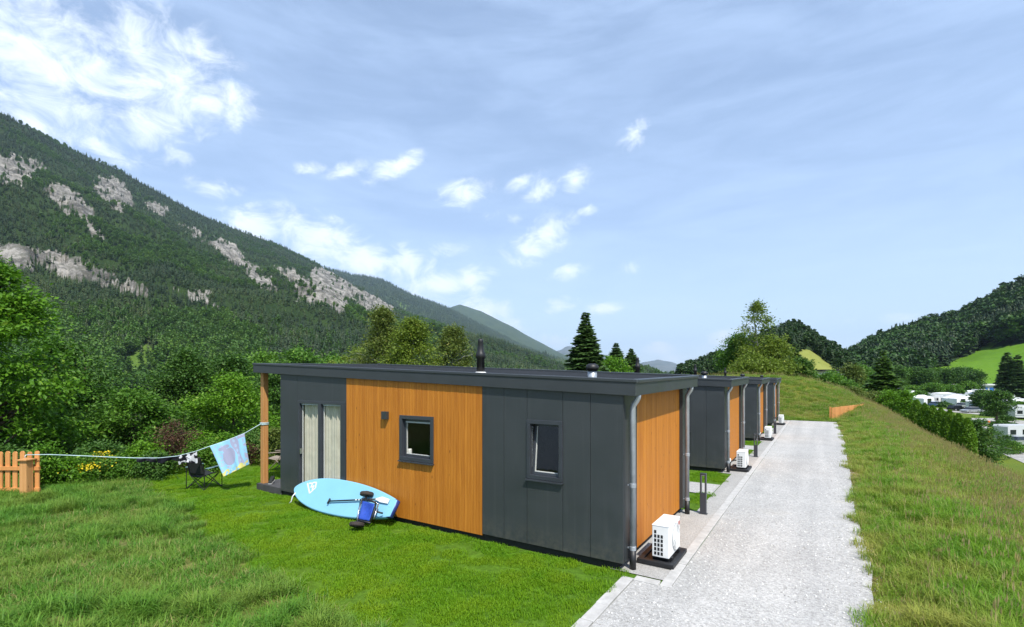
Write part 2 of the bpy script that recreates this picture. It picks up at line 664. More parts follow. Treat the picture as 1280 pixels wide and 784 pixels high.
def rough_edge(X):
    """lawn is mown where Y is larger than this"""
    return np.interp(-np.asarray(X), [2, 4.9, 7.1, 14.4, 20], [3.4, 3.75, 4.1, 5.4, 6.6]) + .5 * (fbm(np.asarray(X) * .7, 1.7, 3, 9) - .5)


def ground(X, Y):
    X = np.asarray(X, float); Y = np.asarray(Y, float)
    X, Y = np.broadcast_arrays(X, Y)
    F = depth(X, Y)
    e = np.interp(Y, [-5, 4, 7, 9, 13, 22, 30, 40], [.25, .30, .45, .66, .66, .85, 1.0, .95]) + .35
    near = .03 * (fbm(X * .5, Y * .5, 4, 2) - .5)
    # left rough grass lies a little higher
    left = .16 * sm(rough_edge(X) - Y, 0, 2.5) * sm(-X, 2.6, 5)
    # right bank
    up = .26 * sm(X - e, -.05, 1.3) * (1 - sm(X - e, 1.6, 4.2)) - .36 * sm(X - e, -.05, 3.6) * (1 + .35 * (fbm(X * .8, Y * .5, 3, 8) - .5))
    camp = np.clip(-7.2 + (F - 70) * .03, -7.2, -2.5)
    drop = np.maximum(0, X - 5.0)
    bank = np.where(X > 5.0, -.36 - .72 * drop, up)
    wob = .12 * (fbm(X * .6, Y * .6, 4, 4) - .5) * sm(X - e, .2, 1.5) * (1 - .8 * sm(Y, PATH_END - 2, PATH_END))
    hr = np.maximum(bank, camp) + wob
    # mound at the end of the path
    top = np.interp(X, [-40, -6, -1.6, 1.6, 2.9, 6, 10], [2.6, 3.3, 3.05, 1.95, 1.0, 0, 0])
    mound = top * sm(Y, PATH_END + .5, PATH_END + 15) * (1 - sm(Y, PATH_END + 26, PATH_END + 48))
    far_drop = -3.0 * sm(Y, PATH_END + 26, PATH_END + 60)
    # left, beyond the hedge
    lf = -5.0 * sm(-X, 18.5, 60)
    h = np.where(X > e - .05, hr, near + left) + np.where(X < 5, mound, mound * sm(-X, -8, -5)) + np.where(X < 5, far_drop * sm(-X, -5, 5), 0) + np.where(X < 0, lf, 0)
    # flat under path and cabins
    flat = sm(X, -12.9 - .3, -12.9) * (1 - sm(X, e - .25, e)) * sm(Y, 2.0, 4) * (1 - sm(Y, PATH_END - .2, PATH_END + .6))
    flat = flat * np.where(X < -2.45, ((Y > 7.0) * 1.0), 1.0)
    h = h * (1 - flat) - .012 * flat
    far = sm(np.hypot(X, Y), 260, 420)
    return h * (1 - far) + (-8.0) * far * np.where(X > 0, .4, 1.0)


def gz(x, y):
    return float(ground(x, y))


def ground_hit(px, py, f0=7.0):
    t, v = (px - PX0) / FPX, (HY - py) / FPX
    F = np.geomspace(f0, 900, 6000)
    z = EYE + v * F
    h = ground((t * ca - sa) * F, (t * sa + ca) * F)
    i = int(np.argmax(z < h)) if np.any(z < h) else len(F) - 1
    f = F[i]
    return Vector(((t * ca - sa) * f, (t * sa + ca) * f, h[i])), f


def at_F(px, F):
    t = (px - PX0) / FPX
    x, y = (t * ca - sa) * F, (t * sa + ca) * F
    return Vector((x, y, gz(x, y)))


def ground_colour(X, Y):
    n1 = fbm(X * .35, Y * .35, 5, 21)
    n2 = fbm(X * 1.7, Y * 1.7, 4, 31)
    n3 = fbm(X * .03, Y * .03, 4, 41)
    lawn = np.stack([.055 + .03 * n2, .125 + .05 * n2, .014 + 0 * n2], -1)
    rough = np.stack([.065 + .05 * n2, .105 + .04 * n2, .022 + .02 * n2], -1)
    soil = np.stack([.24 + .08 * n2, .205 + .06 * n2, .12 + .04 * n2], -1)
    bank = np.stack([.10 + .10 * n2, .125 + .06 * n2, .022 + .02 * n2], -1)
    far = np.stack([.065 + .07 * n3, .125 + .07 * n3, .018 + .012 * n3], -1)
    wl_ = lambda a, b, w: a * (1 - w[..., None]) + b * w[..., None]
    c = wl_(rough, lawn, sm(Y - rough_edge(X), -.15, .15) * sm(X, -19, -18))
    n4 = fbm(X * 4.2, Y * 4.2, 4, 61)
    bare = sm(n4, .54, .64) * sm(n1, .42, .56) * (Y < rough_edge(X)) * (X < -2.5)
    c = wl_(c, soil * np.array([.8, .85, .7]), bare * .5)
    e = path_edge(Y)
    isb = sm(X - e, -.2, .1)
    c = wl_(c, bank, isb * 1.0)
    c = wl_(c, soil * np.array([.55, .48, .42]), isb * (1 - sm(X - e, .05, .5)) * sm(n4, .36, .56))
    c = wl_(c, soil, isb * sm(n4, .58, .70) * .7)
    c = wl_(c, np.stack([.085 + .04 * n2, .115 + .03 * n2, .020 + 0 * n2], -1), sm(Y, PATH_END - .5, PATH_END + .3))
    c = wl_(c, far, np.maximum(sm(depth(X, Y), 48, 62) * (X > 5), sm(depth(X, Y), 75, 95)))
    c = wl_(c, np.array([.03, .045, .012]) + 0 * far, sm(-X, 17, 20) * (Y > 2))
    return np.clip(c, 0, 1)


def build_ground():
    a1 = np.radians(np.arange(-66, 66.01, .36))
    a2 = np.radians(np.linspace(66, 294, 64))[1:-1]
    A = np.concatenate([a1, a2])
    r = np.concatenate([[.02, .6], np.geomspace(1.2, 14000, 430)])
    X = (np.sin(A)[None, :] * ca - np.cos(A)[None, :] * sa) * r[:, None]
    Y = (np.sin(A)[None, :] * sa + np.cos(A)[None, :] * ca) * r[:, None]
    Z = ground(X, Y)
    nr, na = X.shape
    V = np.stack([X, Y, Z], -1).reshape(-1, 3)
    i = np.arange(nr - 1)[:, None] * na
    j = np.arange(na)[None, :]
    j2 = (j + 1) % na
    F = np.stack([i + j, i + na + j, i + na + j2, i + j2], -1).reshape(-1, 4)[:, ::-1]
    col = ground_colour(X, Y).reshape(-1, 3)
    # centre cap
    m, t, p, o = mk('ground_soil_and_grass')
    cc = nn(t, 'ShaderNodeAttribute', attribute_name='gcol').outputs['Color']
    g = nn(t, 'ShaderNodeNewGeometry').outputs['Position']
    n = tnoise(t, g, 9, 5, .7)
    n2 = tnoise(t, g, .12, 4, .6)
    c = tmix(t, tmap(t, n, .3, .7), tmix(t, 1.0, cc, (.62, .62, .6), 'MULTIPLY'), tmix(t, 1.0, cc, (1.3, 1.28, 1.2), 'MULTIPLY'))
    c = tmix(t, tmap(t, n2, .4, .65), c, tmix(t, 1.0, c, (1.2, 1.05, .95), 'MULTIPLY'))
    t.links.new(c, p.inputs['Base Color'])
    p.inputs['Roughness'].default_value = .95
    p.inputs['Specular IOR Level'].default_value = .1
    tbump(t, p, n, .05, .8)
    me = np_mesh('ground', V, F, m, True, vattr={'gcol': col})
    o1 = link('ground', me)
    tag(o1, 'undulating grassy ground carrying lawn, bank and campsite', 'ground', None, 'structure')


build_ground()

# ------------------------------------------------------------------ gravel path, kerb
def gravel_mat(name, scale, base=(.46, .452, .435)):
    m, t, p, o = mk(name)
    g = nn(t, 'ShaderNodeNewGeometry').outputs['Position']
    v = nn(t, 'ShaderNodeTexVoronoi')
    v.inputs['Scale'].default_value = scale
    t.links.new(g, v.inputs['Vector'])
    v2 = nn(t, 'ShaderNodeTexVoronoi')
    v2.inputs['Scale'].default_value = scale * 2.3
    t.links.new(g, v2.inputs['Vector'])
    sp = nn(t, 'ShaderNodeSeparateColor')
    t.links.new(v.outputs['Color'], sp.inputs[0])
    c = tmix(t, sp.outputs[0], tuple(x * .74 for x in base), tuple(min(1, x * 1.24) for x in base))
    c = tmix(t, tmath(t, 'MULTIPLY', sp.outputs[1], .07), c, (.50, .42, .30))
    big = tnoise(t, g, .55, 5, .62)
    c = tmix(t, tmap(t, big, .62, .74), c, tmix(t, .16, c, (.55, .43, .26)))
    trk = tnoise(t, g, 1.0, 3, .5, 1.7, .07, 1)
    c = tmix(t, tmap(t, trk, .40, .60), tmix(t, 1.0, c, (.87, .875, .88), 'MULTIPLY'), c)
    big2 = tnoise(t, g, .9, 4, .6)
    c = tmix(t, tmap(t, big2, .35, .7), tmix(t, 1.0, c, (.88, .88, .88), 'MULTIPLY'), c)
    t.links.new(c, p.inputs['Base Color'])
    p.inputs['Roughness'].default_value = .9
    p.inputs['Specular IOR Level'].default_value = .2
    h = tmath(t, 'ADD', tmath(t, 'MULTIPLY', v.outputs['Distance'], -1.0), tmath(t, 'MULTIPLY', v2.outputs['Distance'], -.4))
    tbump(t, p, h, .010, .8)
    return m


MT['gravel'] = gravel_mat('white_crushed_gravel', 42)
MT['gravel_fine'] = gravel_mat('fine_gravel', 75, (.43, .42, .40))


def sheet(name, xs_of_y, ys, z, mt, label, cat, n=8):
    V, F = [], []
    for y in ys:
        x0, x1 = xs_of_y(y)
        for k in range(n + 1):
            V.append((x0 + (x1 - x0) * k / n, y, z))
    for i in range(len(ys) - 1):
        for k in range(n):
            a = i * (n + 1) + k
            F.append((a, a + 1, a + n + 2, a + n + 1))
    o = link(name, np_mesh(name, V, F, mt))
    return tag(o, label, cat, None, 'structure')


def gp_left(y):
    return -2.34 if y < 7.05 else (-1.80)


ys = np.concatenate([np.arange(-4, 7.05, .12), [7.049, 7.051], np.arange(7.2, PATH_END + .35, .12)])
sheet('gravel_path', lambda y: (gp_left(y), float(path_edge(y)) + .04 * float(vnoise(y * 2.0, 2.2, 3))), ys, .006, MT['gravel'],
      'wide white crushed gravel path running past the cabins', 'path')
def strip_x(y):
    q = (y - 7.2) % PITCH
    return (-2.80, -1.94) if (q < 4.22 and y > 7.2) else (-2.36, -1.94)


sheet('gravel_strip', strip_x, sorted([7.24] + [7.2 + PITCH * k + d for k in range(4) for d in (4.2, 4.23) if 7.2 + PITCH * k + d < PATH_END] + [7.2 + PITCH * k + d for k in (1, 2, 3) for d in (-.01, .01)] + [PATH_END + .2]), .002, MT['gravel_fine'], 'fine gravel strip between cabins and kerb', 'gravel', 2)
for k in range(3):
    y0 = 13.35 + PITCH * k
    V = [(-9.5, y0, .011), (-2.37, y0 - .1, .011), (-2.37, y0 + 1.25, .011), (-9.5, y0 + 1.2, .011)]
    tag(link('side_path', np_mesh('side_path', V, [[0, 1, 2, 3]], MT['gravel'])), 'short gravel side path between two cabins', 'path', None, 'structure')


def build_kerb():
    b = MB()
    r = random.Random(3)

    def run(x0, x1, ya, yb, ax):
        L = .5
        p = ya
        while p < yb - .02:
            q = min(p + L, yb)
            dz = r.uniform(-.004, .004)
            j = r.uniform(-.006, .006)
            if ax == 'y':
                b.box(x0 + j, x1 + j, p + .003, q - .003, -.08, .020 + dz)
            else:
                b.box(p + .003, q - .003, x0 + j, x1 + j, -.08, .020 + dz)
            b.cv = r.random()
            p = q

    run(-2.52, -2.35, -4, 7.03, 'y')
    run(6.99, 7.16, -2.345, -1.98, 'x')
    run(-1.965, -1.81, 7.0, PATH_END, 'y')
    o = b.build('kerb', MT['conc'], bevel=.006)
    tag(o, 'pale concrete kerb stones edging the gravel path', 'kerb', None, 'structure')


build_kerb()


# ------------------------------------------------------------------ scatter (only for stuff nobody could count)
def scatter(name, P, rot, scl, idx, protos, label, cat):
    col = bpy.data.collections.new(name + '_kinds')
    for me in protos:
        ob = bpy.data.objects.new('%s_kind' % name, me)
        col.objects.link(ob)
    me = bpy.data.meshes.new(name)
    P = np.asarray(P, np.float32)
    me.vertices.add(len(P))
    me.vertices.foreach_set('co', np.ascontiguousarray(P).ravel())
    a = me.attributes.new('rot', 'FLOAT_VECTOR', 'POINT'); a.data.foreach_set('vector', np.ascontiguousarray(rot, np.float32).ravel())
    a = me.attributes.new('scl', 'FLOAT_VECTOR', 'POINT'); a.data.foreach_set('vector', np.ascontiguousarray(scl, np.float32).ravel())
    a = me.attributes.new('idx', 'INT', 'POINT'); a.data.foreach_set('value', np.ascontiguousarray(idx, np.int32))
    o = link(name, me)
    ng = bpy.data.node_groups.new(name, 'GeometryNodeTree')
    ng.interface.new_socket('Geometry', in_out='INPUT', socket_type='NodeSocketGeometry')
    ng.interface.new_socket('Geometry', in_out='OUTPUT', socket_type='NodeSocketGeometry')
    gi, go = ng.nodes.new('NodeGroupInput'), ng.nodes.new('NodeGroupOutput')
    ip = ng.nodes.new('GeometryNodeInstanceOnPoints')
    ci = ng.nodes.new('GeometryNodeCollectionInfo')
    ci.inputs['Collection'].default_value = col
    ci.inputs['Separate Children'].default_value = True
    ci.inputs['Reset Children'].default_value = True
    L = ng.links.new

    def attr(nm, dt):
        n = ng.nodes.new('GeometryNodeInputNamedAttribute')
        n.data_type = dt
        n.inputs['Name'].default_value = nm
        return [x for x in n.outputs if x.enabled and x.name == 'Attribute'][0]

    L(gi.outputs[0], ip.inputs['Points'])
    L(ci.outputs[0], ip.inputs['Instance'])
    ip.inputs['Pick Instance'].default_value = True
    L(attr('idx', 'INT'), ip.inputs['Instance Index'])
    L(attr('rot', 'FLOAT_VECTOR'), ip.inputs['Rotation'])
    L(attr('scl', 'FLOAT_VECTOR'), ip.inputs['Scale'])
    L(ip.outputs[0], go.inputs[0])
    md = o.modifiers.new('scatter', 'NODES')
    md.node_group = ng
    return tag(o, label, cat, None, 'stuff')


def leaf_quads(P, size, up=.35, rs=None, aspect=.55, dirs=None, fold=.0):
    """diamond leaves at P (n,3); returns V,F"""
    rs = rs or rng
    n = len(P)
    size = np.broadcast_to(size, (n,))
    nrm = rs.normal(size=(n, 3)); nrm[:, 2] = np.abs(nrm[:, 2]) + up
    nrm /= np.linalg.norm(nrm, axis=1)[:, None]
    d = rs.normal(size=(n, 3)) if dirs is None else dirs + .35 * rs.normal(size=(n, 3))
    d -= nrm * np.sum(d * nrm, 1)[:, None]
    d /= np.linalg.norm(d, axis=1)[:, None] + 1e-9
    s = np.cross(nrm, d)
    L = size[:, None]
    a = P - d * L * .5
    c = P + d * L * .5
    b = P + s * L * aspect * .5 + nrm * L * .06
    e = P - s * L * aspect * .5 + nrm * L * .06
    V = np.stack([a, b, c, e], 1).reshape(-1, 3)
    F = np.arange(4 * n).reshape(n, 4)
    return V, F


# ---- grass
def grass_proto(name, nblades, rad, hmin, hmax, w, lean, mt, heads=0, seed=1, dry=.0):
    rs = np.random.default_rng(seed)
    V, F, var = [], [], []

    def blade(bx, by, h, w, lean, a, vv):
        dx, dy = math.cos(a), math.sin(a)
        sx, sy = -dy * w * .5, dx * w * .5
        b = len(V)
        V.extend([(bx - sx, by - sy, -.01), (bx + sx, by + sy, -.01),
                  (bx + dx * lean * h * .35 + sx * .75, by + dy * lean * h * .35 + sy * .75, h * .55), (bx + dx * lean * h * .35 - sx * .75, by + dy * lean * h * .35 - sy * .75, h * .55),
                  (bx + dx * lean * h + sx * .12, by + dy * lean * h + sy * .12, h * (1 - .25 * lean)), (bx + dx * lean * h - sx * .12, by + dy * lean * h - sy * .12, h * (1 - .25 * lean))])
        F.extend([(b, b + 1, b + 2, b + 3), (b + 3, b + 2, b + 4, b + 5)])
        var.extend([vv, vv])

    for i in range(nblades):
        r = rad * math.sqrt(rs.random())
        a = rs.random() * 6.283
        blade(r * math.cos(a), r * math.sin(a), rs.uniform(hmin, hmax), w * rs.uniform(.7, 1.3), lean * rs.uniform(.2, 1.3), rs.random() * 6.283, .95 if rs.random() < dry else rs.random() * .84)
    for i in range(heads):
        r = rad * math.sqrt(rs.random()); a = rs.random() * 6.283
        bx, by = r * math.cos(a), r * math.sin(a)
        h = hmax * rs.uniform(1.0, 1.35)
        la = rs.random() * 6.283; ln = rs.uniform(.05, .25)
        blade(bx, by, h, w * .4, ln, la, .95)
        tx, ty = bx + math.cos(la) * ln * h, by + math.sin(la) * ln * h
        for q in range(3):
            aa = rs.random() * 3.14
            cx, sx = math.cos(aa) * w * .9, math.sin(aa) * w * .9
            b = len(V); z = h * (1 - .25 * ln)
            V.extend([(tx, ty, z - .035), (tx + cx, ty + sx, z), (tx, ty, z + .05), (tx - cx, ty - sx, z)])
            F.append((b, b + 1, b + 2, b + 3)); var.append(.95)
    return np_mesh(name, V, F, mt, False, fattr={'var': var})


MT['lawn'] = foliage('lawn_grass', (.085, .235, .006), (.200, .370, .010), (.26, .33, .05), .35, .55, .8, (.25, .36, .012))
MT['roughgrass'] = foliage('rough_grass', (.068, .205, .022), (.185, .350, .036), (.38, .33, .13), .35, .5, 1.3, (.25, .31, .055))
MT['meadow'] = foliage('meadow_grass', (.085, .235, .012), (.25, .40, .030), (.50, .42, .20), .35, .68, .75, (.40, .375, .085))

lawn_p = [grass_proto('lawn_grass', 420, .20, .025, .055, .0065, .8, MT['lawn'], 0, s) for s in (1, 2, 3)]
rough_p = [grass_proto('rough_grass', 170, .19, .05, .16, .008, 1.0, MT['roughgrass'], 0, s, .10) for s in (4, 5)] + \
          [grass_proto('rough_grass', 130, .13, .12, .25, .009, 1.1, MT['roughgrass'], 0, 6)]
bank_p = [grass_proto('meadow_grass', 170, .22, .05, .17, .008, 1.0, MT['meadow'], 0, 7, .08), grass_proto('meadow_grass', 150, .22, .10, .26, .008, 1.0, MT['meadow'], 3, 8),
          grass_proto('meadow_grass', 120, .24, .14, .30, .008, .8, MT['meadow'], 11, 9)]


def put_grass(name, X, Y, protos, idx, smin, smax, label, cat):
    n = len(X)
    Z = ground(X, Y)
    s = rng.uniform(smin, smax, n)
    rot = np.stack([np.zeros(n), np.zeros(n), rng.uniform(0, 6.283, n)], -1)
    scatter(name, np.stack([X, Y, Z], -1), rot, np.stack([s, s, s * rng.uniform(.8, 1.25, n)], -1), idx, protos, label, cat)


def rnd_xy(x0, x1, y0, y1, dens):
    n = int((x1 - x0) * (y1 - y0) * dens)
    return rng.uniform(x0, x1, n), rng.uniform(y0, y1, n)


def cat2(*ps):
    return np.concatenate([p[0] for p in ps]), np.concatenate([p[1] for p in ps])


X, Y = cat2(rnd_xy(-18.5, -2.62, 3, 7.15, 19), rnd_xy(-19, -13.0, 7.0, 15, 12), rnd_xy(-12.9, -2.47, 11.45, 13.2, 16), rnd_xy(-12.9, -2.47, 14.75, 16.4, 16),
            rnd_xy(-10, -2.45, 20.8, 22.6, 10), rnd_xy(-10, -2.45, 24.1, 25.8, 10), rnd_xy(-10, -2.45, 30.2, 32, 8), rnd_xy(-10, -2.45, 33.4, 35.1, 8))
k = (Y > rough_edge(X)) & ~((X > -13.1) & (Y > 7.12) & (Y < 11.25))
X, Y = X[k], Y[k]
put_grass('lawn_grass', X, Y, lawn_p, rng.integers(0, 3, len(X)), .8, 1.25, 'short mown bright green lawn grass around the cabins', 'grass')

X, Y = cat2(rnd_xy(-19, -2.6, -1, 7, 26), rnd_xy(-24, -19, 0, 9, 10))
n2 = fbm(X * 4.2, Y * 4.2, 4, 61); n1 = fbm(X * .35, Y * .35, 5, 21)
bare = sm(n2, .54, .64) * sm(n1, .42, .56)
k = (Y < rough_edge(X) + .1) & (rng.random(len(X)) > bare * .45)
X, Y = X[k], Y[k]
tall = fbm(X * .55, Y * .55, 4, 77)
idx = np.where(tall + rng.normal(0, .05, len(X)) > .50, 2, rng.integers(0, 2, len(X)))
put_grass('rough_grass', X, Y, rough_p, idx, .75, 1.25, 'longer tufted rough grass with bare patches beside the lawn', 'grass')

X, Y = cat2(rnd_xy(.2, 8.5, 2, 16, 26), rnd_xy(.4, 8.5, 16, 30, 16), rnd_xy(.5, 8.5, 30, 42, 10), rnd_xy(-12, 8.5, PATH_END + .4, PATH_END + 18, 14))
e = path_edge(Y)
n2 = fbm(X * 4.2, Y * 4.2, 4, 61) * (Y < PATH_END)
k = (((X - e) > rng.uniform(-.06, .25, len(X))) | (Y > PATH_END + .5)) & (rng.random(len(X)) > sm(n2, .58, .70) * .75)
X, Y, e = X[k], Y[k], e[k]
t = (X - e) / 4.5 + .25 * (fbm(X * .5, Y * .5, 3, 55) - .5) + rng.normal(0, .12, len(X))
idx = np.where((t > .62) | ((Y > PATH_END) & (rng.random(len(X)) > .8)), 2, np.where(t > .25, 1, 0))
put_grass('meadow_grass', X, Y, bank_p, idx, .75, 1.3, 'uncut meadow grass with brownish seed heads on the bank', 'grass')


# loose stones lying on the gravel
def stone(name, seed):
    rs = np.random.default_rng(seed)
    b = MB()
    b.lathe((0, 0, 0), [(.25, -.4), (.9, -.2), (1, .15), (.55, .5)], 6)
    V = np.array(b.v) * rs.uniform(.7, 1.2, (len(b.v), 3))
    me = bpy.data.meshes.new(name)
    me.from_pydata(V.tolist(), [], b.f)
    me.materials.append(MT['stone'])
    return me


m, t, p, o = mk('gravel_stone')
rn = nn(t, 'ShaderNodeObjectInfo').outputs['Random']
t.links.new(tmix(t, rn, (.34, .33, .31), (.74, .73, .70)), p.inputs['Base Color'])
p.inputs['Roughness'].default_value = .9
MT['stone'] = m
X, Y = cat2(rnd_xy(-2.3, .9, 3.5, 12, 150), rnd_xy(-1.8, 1.2, 12, 22, 50))
X2, Y2 = rnd_xy(.2, 1.3, 3.5, 24, 60)
X, Y = np.concatenate([X, X2]), np.concatenate([Y, Y2])
k = (X < path_edge(Y) + .25 * rng.random(len(X)) ** 2) & (X > np.where(Y < 7.1, -2.3, -1.78))
X, Y = X[k], Y[k]
n = len(X)
s = .006 + .011 * rng.random(n) ** 2
scatter('loose_gravel', np.stack([X, Y, np.maximum(.009, ground(X, Y) + .004)], -1), rng.uniform(0, 6.28, (n, 3)) * np.array([.1, .1, 1]), np.stack([s, s, s], -1),
        rng.integers(0, 3, n), [stone('gravel_stone', i) for i in (1, 2, 3)], 'loose white stones strewn over the gravel path', 'gravel')


# ------------------------------------------------------------------ trees
def tree_env(kind):
    if kind == 'round':
        return lambda h: np.sqrt(np.clip(1 - (2 * h - 1) ** 2, 0, 1)) ** .85
    if kind == 'egg':
        return lambda h: np.interp(h, [0, .12, .35, .6, .85, 1], [.35, .8, 1, .82, .42, .06])
    if kind == 'birch':
        return lambda h: np.interp(h, [0, .15, .4, .65, .85, 1], [.45, .85, 1, .68, .34, .05])
    if kind == 'bush':
        return lambda h: np.interp(h, [0, .2, .5, .8, 1], [.75, .98, .95, .7, .15])
    return lambda h: np.interp(h, [0, .3, .7, 1], [.8, 1, .85, .2])


def broadleaf(name, h, z0, rad, kind='round', nclus=160, per=40, leaf=.10, seed=1, lmat=None, bmat=None, lumps=5, lump_amp=.35, csize=.34, gap=.42, droop=0.0, label=None, cat='tree', group=None, loc=(0, 0, 0), squash=1.0, tr=None, limbs=0):
    """trunk with limbs and a crown of leaf clusters; crown from z0 to h"""
    rs = np.random.default_rng(seed)
    env = tree_env(kind)
    root = empty(name, loc, rs.random() * .01, label, cat, group)
    n = nclus * 3
    hh = rs.random(n) ** .9
    th = rs.random(n) * 6.283
    rr = rs.random(n) ** .42
    lob = 1 + lump_amp * (fbm(np.cos(th) * lumps * .5 + 5 + seed, np.sin(th) * lumps * .5 + hh * lumps * .8 + 3, 3, seed) - .5) * 2
    Rr = rad * env(hh) * lob * rr
    P = np.stack([Rr * np.cos(th), Rr * np.sin(th) * squash, z0 + hh * (h - z0)], -1)
    sc = 1.6 / max(rad, .4)
    gapn = fbm(P[:, 0] * sc + 7.7 * seed, P[:, 1] * sc + P[:, 2] * sc * .9, 3, seed + 5)
    P = P[gapn > gap][:nclus]
    if limbs:
        E = np.stack([rad * env(hh) * lob * np.cos(th), rad * env(hh) * lob * np.sin(th) * squash, z0 + hh * (h - z0)], -1)[:limbs]
        E *= np.concatenate([rs.uniform(.7, 1.22, (len(E), 1))] * 2 + [np.ones((len(E), 1))], 1)
        li = rs.integers(0, len(E), nclus)
        tq = rs.uniform(.12, 1.0, nclus) ** .6
        B0 = np.stack([np.zeros(len(E)), np.zeros(len(E)), np.maximum(.05, E[:, 2] - .55 * np.hypot(E[:, 0], E[:, 1]))], -1)
        P = B0[li] + (E[li] - B0[li]) * tq[:, None]
        P[:, 2] += .10 * rad * np.sin(tq * 3.1)
        P += rs.normal(size=P.shape) * rad * .085 * np.array([1, 1, .55])
        P[:, 2] = np.maximum(P[:, 2], .12)
    nc = len(P)
    cs = csize * rs.uniform(.6, 1.25, nc)
    cl = np.repeat(np.arange(nc), per)
    off = rs.normal(size=(nc * per, 3)) * np.array([.62, .62, .40])
    out = P.copy(); out[:, 2] = (out[:, 2] - (z0 + h) / 2) * .6
    out /= np.linalg.norm(out, axis=1)[:, None] + 1e-6
    Q = P[cl] + off * cs[cl][:, None]
    Q[:, 2] -= droop * np.hypot(off[:, 0], off[:, 1]) * cs[cl]
    dirs = out[cl] * .8 + off * .7
    dirs[:, 2] -= .35 + droop
    V, F = leaf_quads(Q, leaf * rs.uniform(.6, 1.3, len(Q)), .5, rs, .58, dirs)
    cv = rs.random(nc)
    var = np.clip(.55 * cv[cl] + .45 * rs.random(len(Q)), 0, 1) * .85
    hi = rs.random(len(Q)) > .97
    var[hi] = .95
    me = np_mesh(name + '_leaves', V, F, lmat or MT['leaf_mid'], False, fattr={'var': var})
    b = MB()
    tr = tr or max(.02, h * .022)
    bend = rs.normal(0, .04 * h, 2)
    ax = lambda q: Vector((bend[0] * q * q, bend[1] * q * q, q * h))
    qs = [0, .08, .2, .4, .6, .8, .93]
    b.tube([ax(q) - Vector((0, 0, .25 if q == 0 else 0)) for q in qs], [tr * 1.35, tr * 1.02, tr * .92, tr * .7, tr * .48, tr * .25, tr * .08], 8)
    pick = rs.permutation(nc)[:min(nc, 46)]
    for i in pick:
        e = Vector(P[i])
        q = max(.04, min(.88, (e.z - .45 * math.hypot(e.x, e.y)) / h))
        s = ax(q)
        mid = (s + e) / 2 + Vector((0, 0, .08 * (e - s).length))
        r0 = tr * (.45 if q < .5 else .28)
        b.tube([s, mid, e], [r0, r0 * .55, r0 * .15], 5)
    tk, cr = ('stem', 'foliage') if cat in ('bush', 'hedge', 'shrub') else ('trunk', 'crown')
    b.build(tk, bmat or MT['bark'], root, smooth=True)
    link(cr, me, root)
    return root


def conifer(name, h, rad, z0=.3, whorls=26, per=7, dens=13, seed=1, lmat=None, label=None, cat='tree', group=None, loc=(0, 0, 0), sparse=0.0, tuft=.30, power=.85, jit=.18):
    rs = np.random.default_rng(seed)
    root = empty(name, loc, rs.random() * 6.28, label, cat, group)
    C_, D_, Sz, var = [], [], [], []
    b = MB()
    tr = h * .016
    b.tube([(0, 0, -.25), (0, 0, h * .3), (0, 0, h * .7), (0, 0, h * .985)], [tr, tr * .75, tr * .38, tr * .06], 7)
    for w in range(whorls):
        q = (w + rs.random() * .6) / whorls
        z = z0 + (h - z0) * (q ** .92) + 0
        L0 = rad * (1 - q) ** power * (1.0 if q > .08 else .85)
        k = per if q < .8 else max(4, per - 2)
        a0 = rs.random() * 6.28
        for i in range(k):
            if rs.random() < sparse: continue
            a = a0 + 6.283 * i / k + rs.normal(0, .22)
            L = max(.02 * rad, L0 * rs.uniform(.90 - jit * 1.3, 1.0 + jit))
            dz = -.22 - .25 * (1 - q) + rs.normal(0, .07) + (.55 if q > .9 else 0)
            zc_ = z + rs.normal(0, .35) * (h - z0) / whorls
            d = np.array([math.cos(a), math.sin(a), 0.0])
            sgn = np.array([-math.sin(a), math.cos(a), 0.0])
            m = max(3, int(dens * (L / rad) + 2))
            s_ = (np.arange(m) + rs.random(m) * .7) / m
            s_ = .12 + .88 * s_
            pos = d[None] * (s_ * L)[:, None]
            pos[:, 2] = zc_ + dz * L * s_ + .16 * L * s_ ** 2.5
            if L > .4 * rad:
                b.tube([(0, 0, zc_), tuple(pos[m // 2]), tuple(pos[-1])], [tr * .22, tr * .14, tr * .04], 4)
            bv = rs.random()
            for s2 in (-1, 1, 0):
                dd = d[None] * .75 + sgn[None] * s2 * .75 + np.array([0, 0, -.22])
                dd = np.repeat(dd, m, 0) + rs.normal(0, .12, (m, 3))
                sz = 1.25 * tuft * max(L0, .10 * rad) ** .5 * rad ** .5 * (.5 + .75 * (1 - s_)) * rs.uniform(.8, 1.3, m)
                if s2 == 0: sz = sz * .8
                C_.append(pos + dd * (sz * .42)[:, None]); D_.append(dd); Sz.append(sz)
                var.append(np.clip(.6 * bv + .4 * rs.random(m), 0, 1) * .85)
    P, D, Sz, var = np.concatenate(C_), np.concatenate(D_), np.concatenate(Sz), np.concatenate(var)
    Dn = D / np.linalg.norm(D, axis=1)[:, None]
    up = rs.normal(0, .35, (len(P), 3)) + np.array([0, 0, 1.0])
    s = np.cross(Dn, up); s /= np.linalg.norm(s, axis=1)[:, None]
    w = (Sz * .30)[:, None]
    up2 = np.cross(s, Dn)
    a = P - Dn * (Sz * .55)[:, None]; c = P + Dn * (Sz * .55)[:, None]
    V = np.stack([a, P + s * w - up2 * w * .5, c, P - s * w - up2 * w * .5], 1).reshape(-1, 3)
    F = np.arange(len(V)).reshape(-1, 4)
    me = np_mesh(name + '_needles', V, F, lmat or MT['needle'], False, fattr={'var': var})
    b.build('trunk', MT['bark'], root, smooth=True)
    link('crown', me, root)
    return root


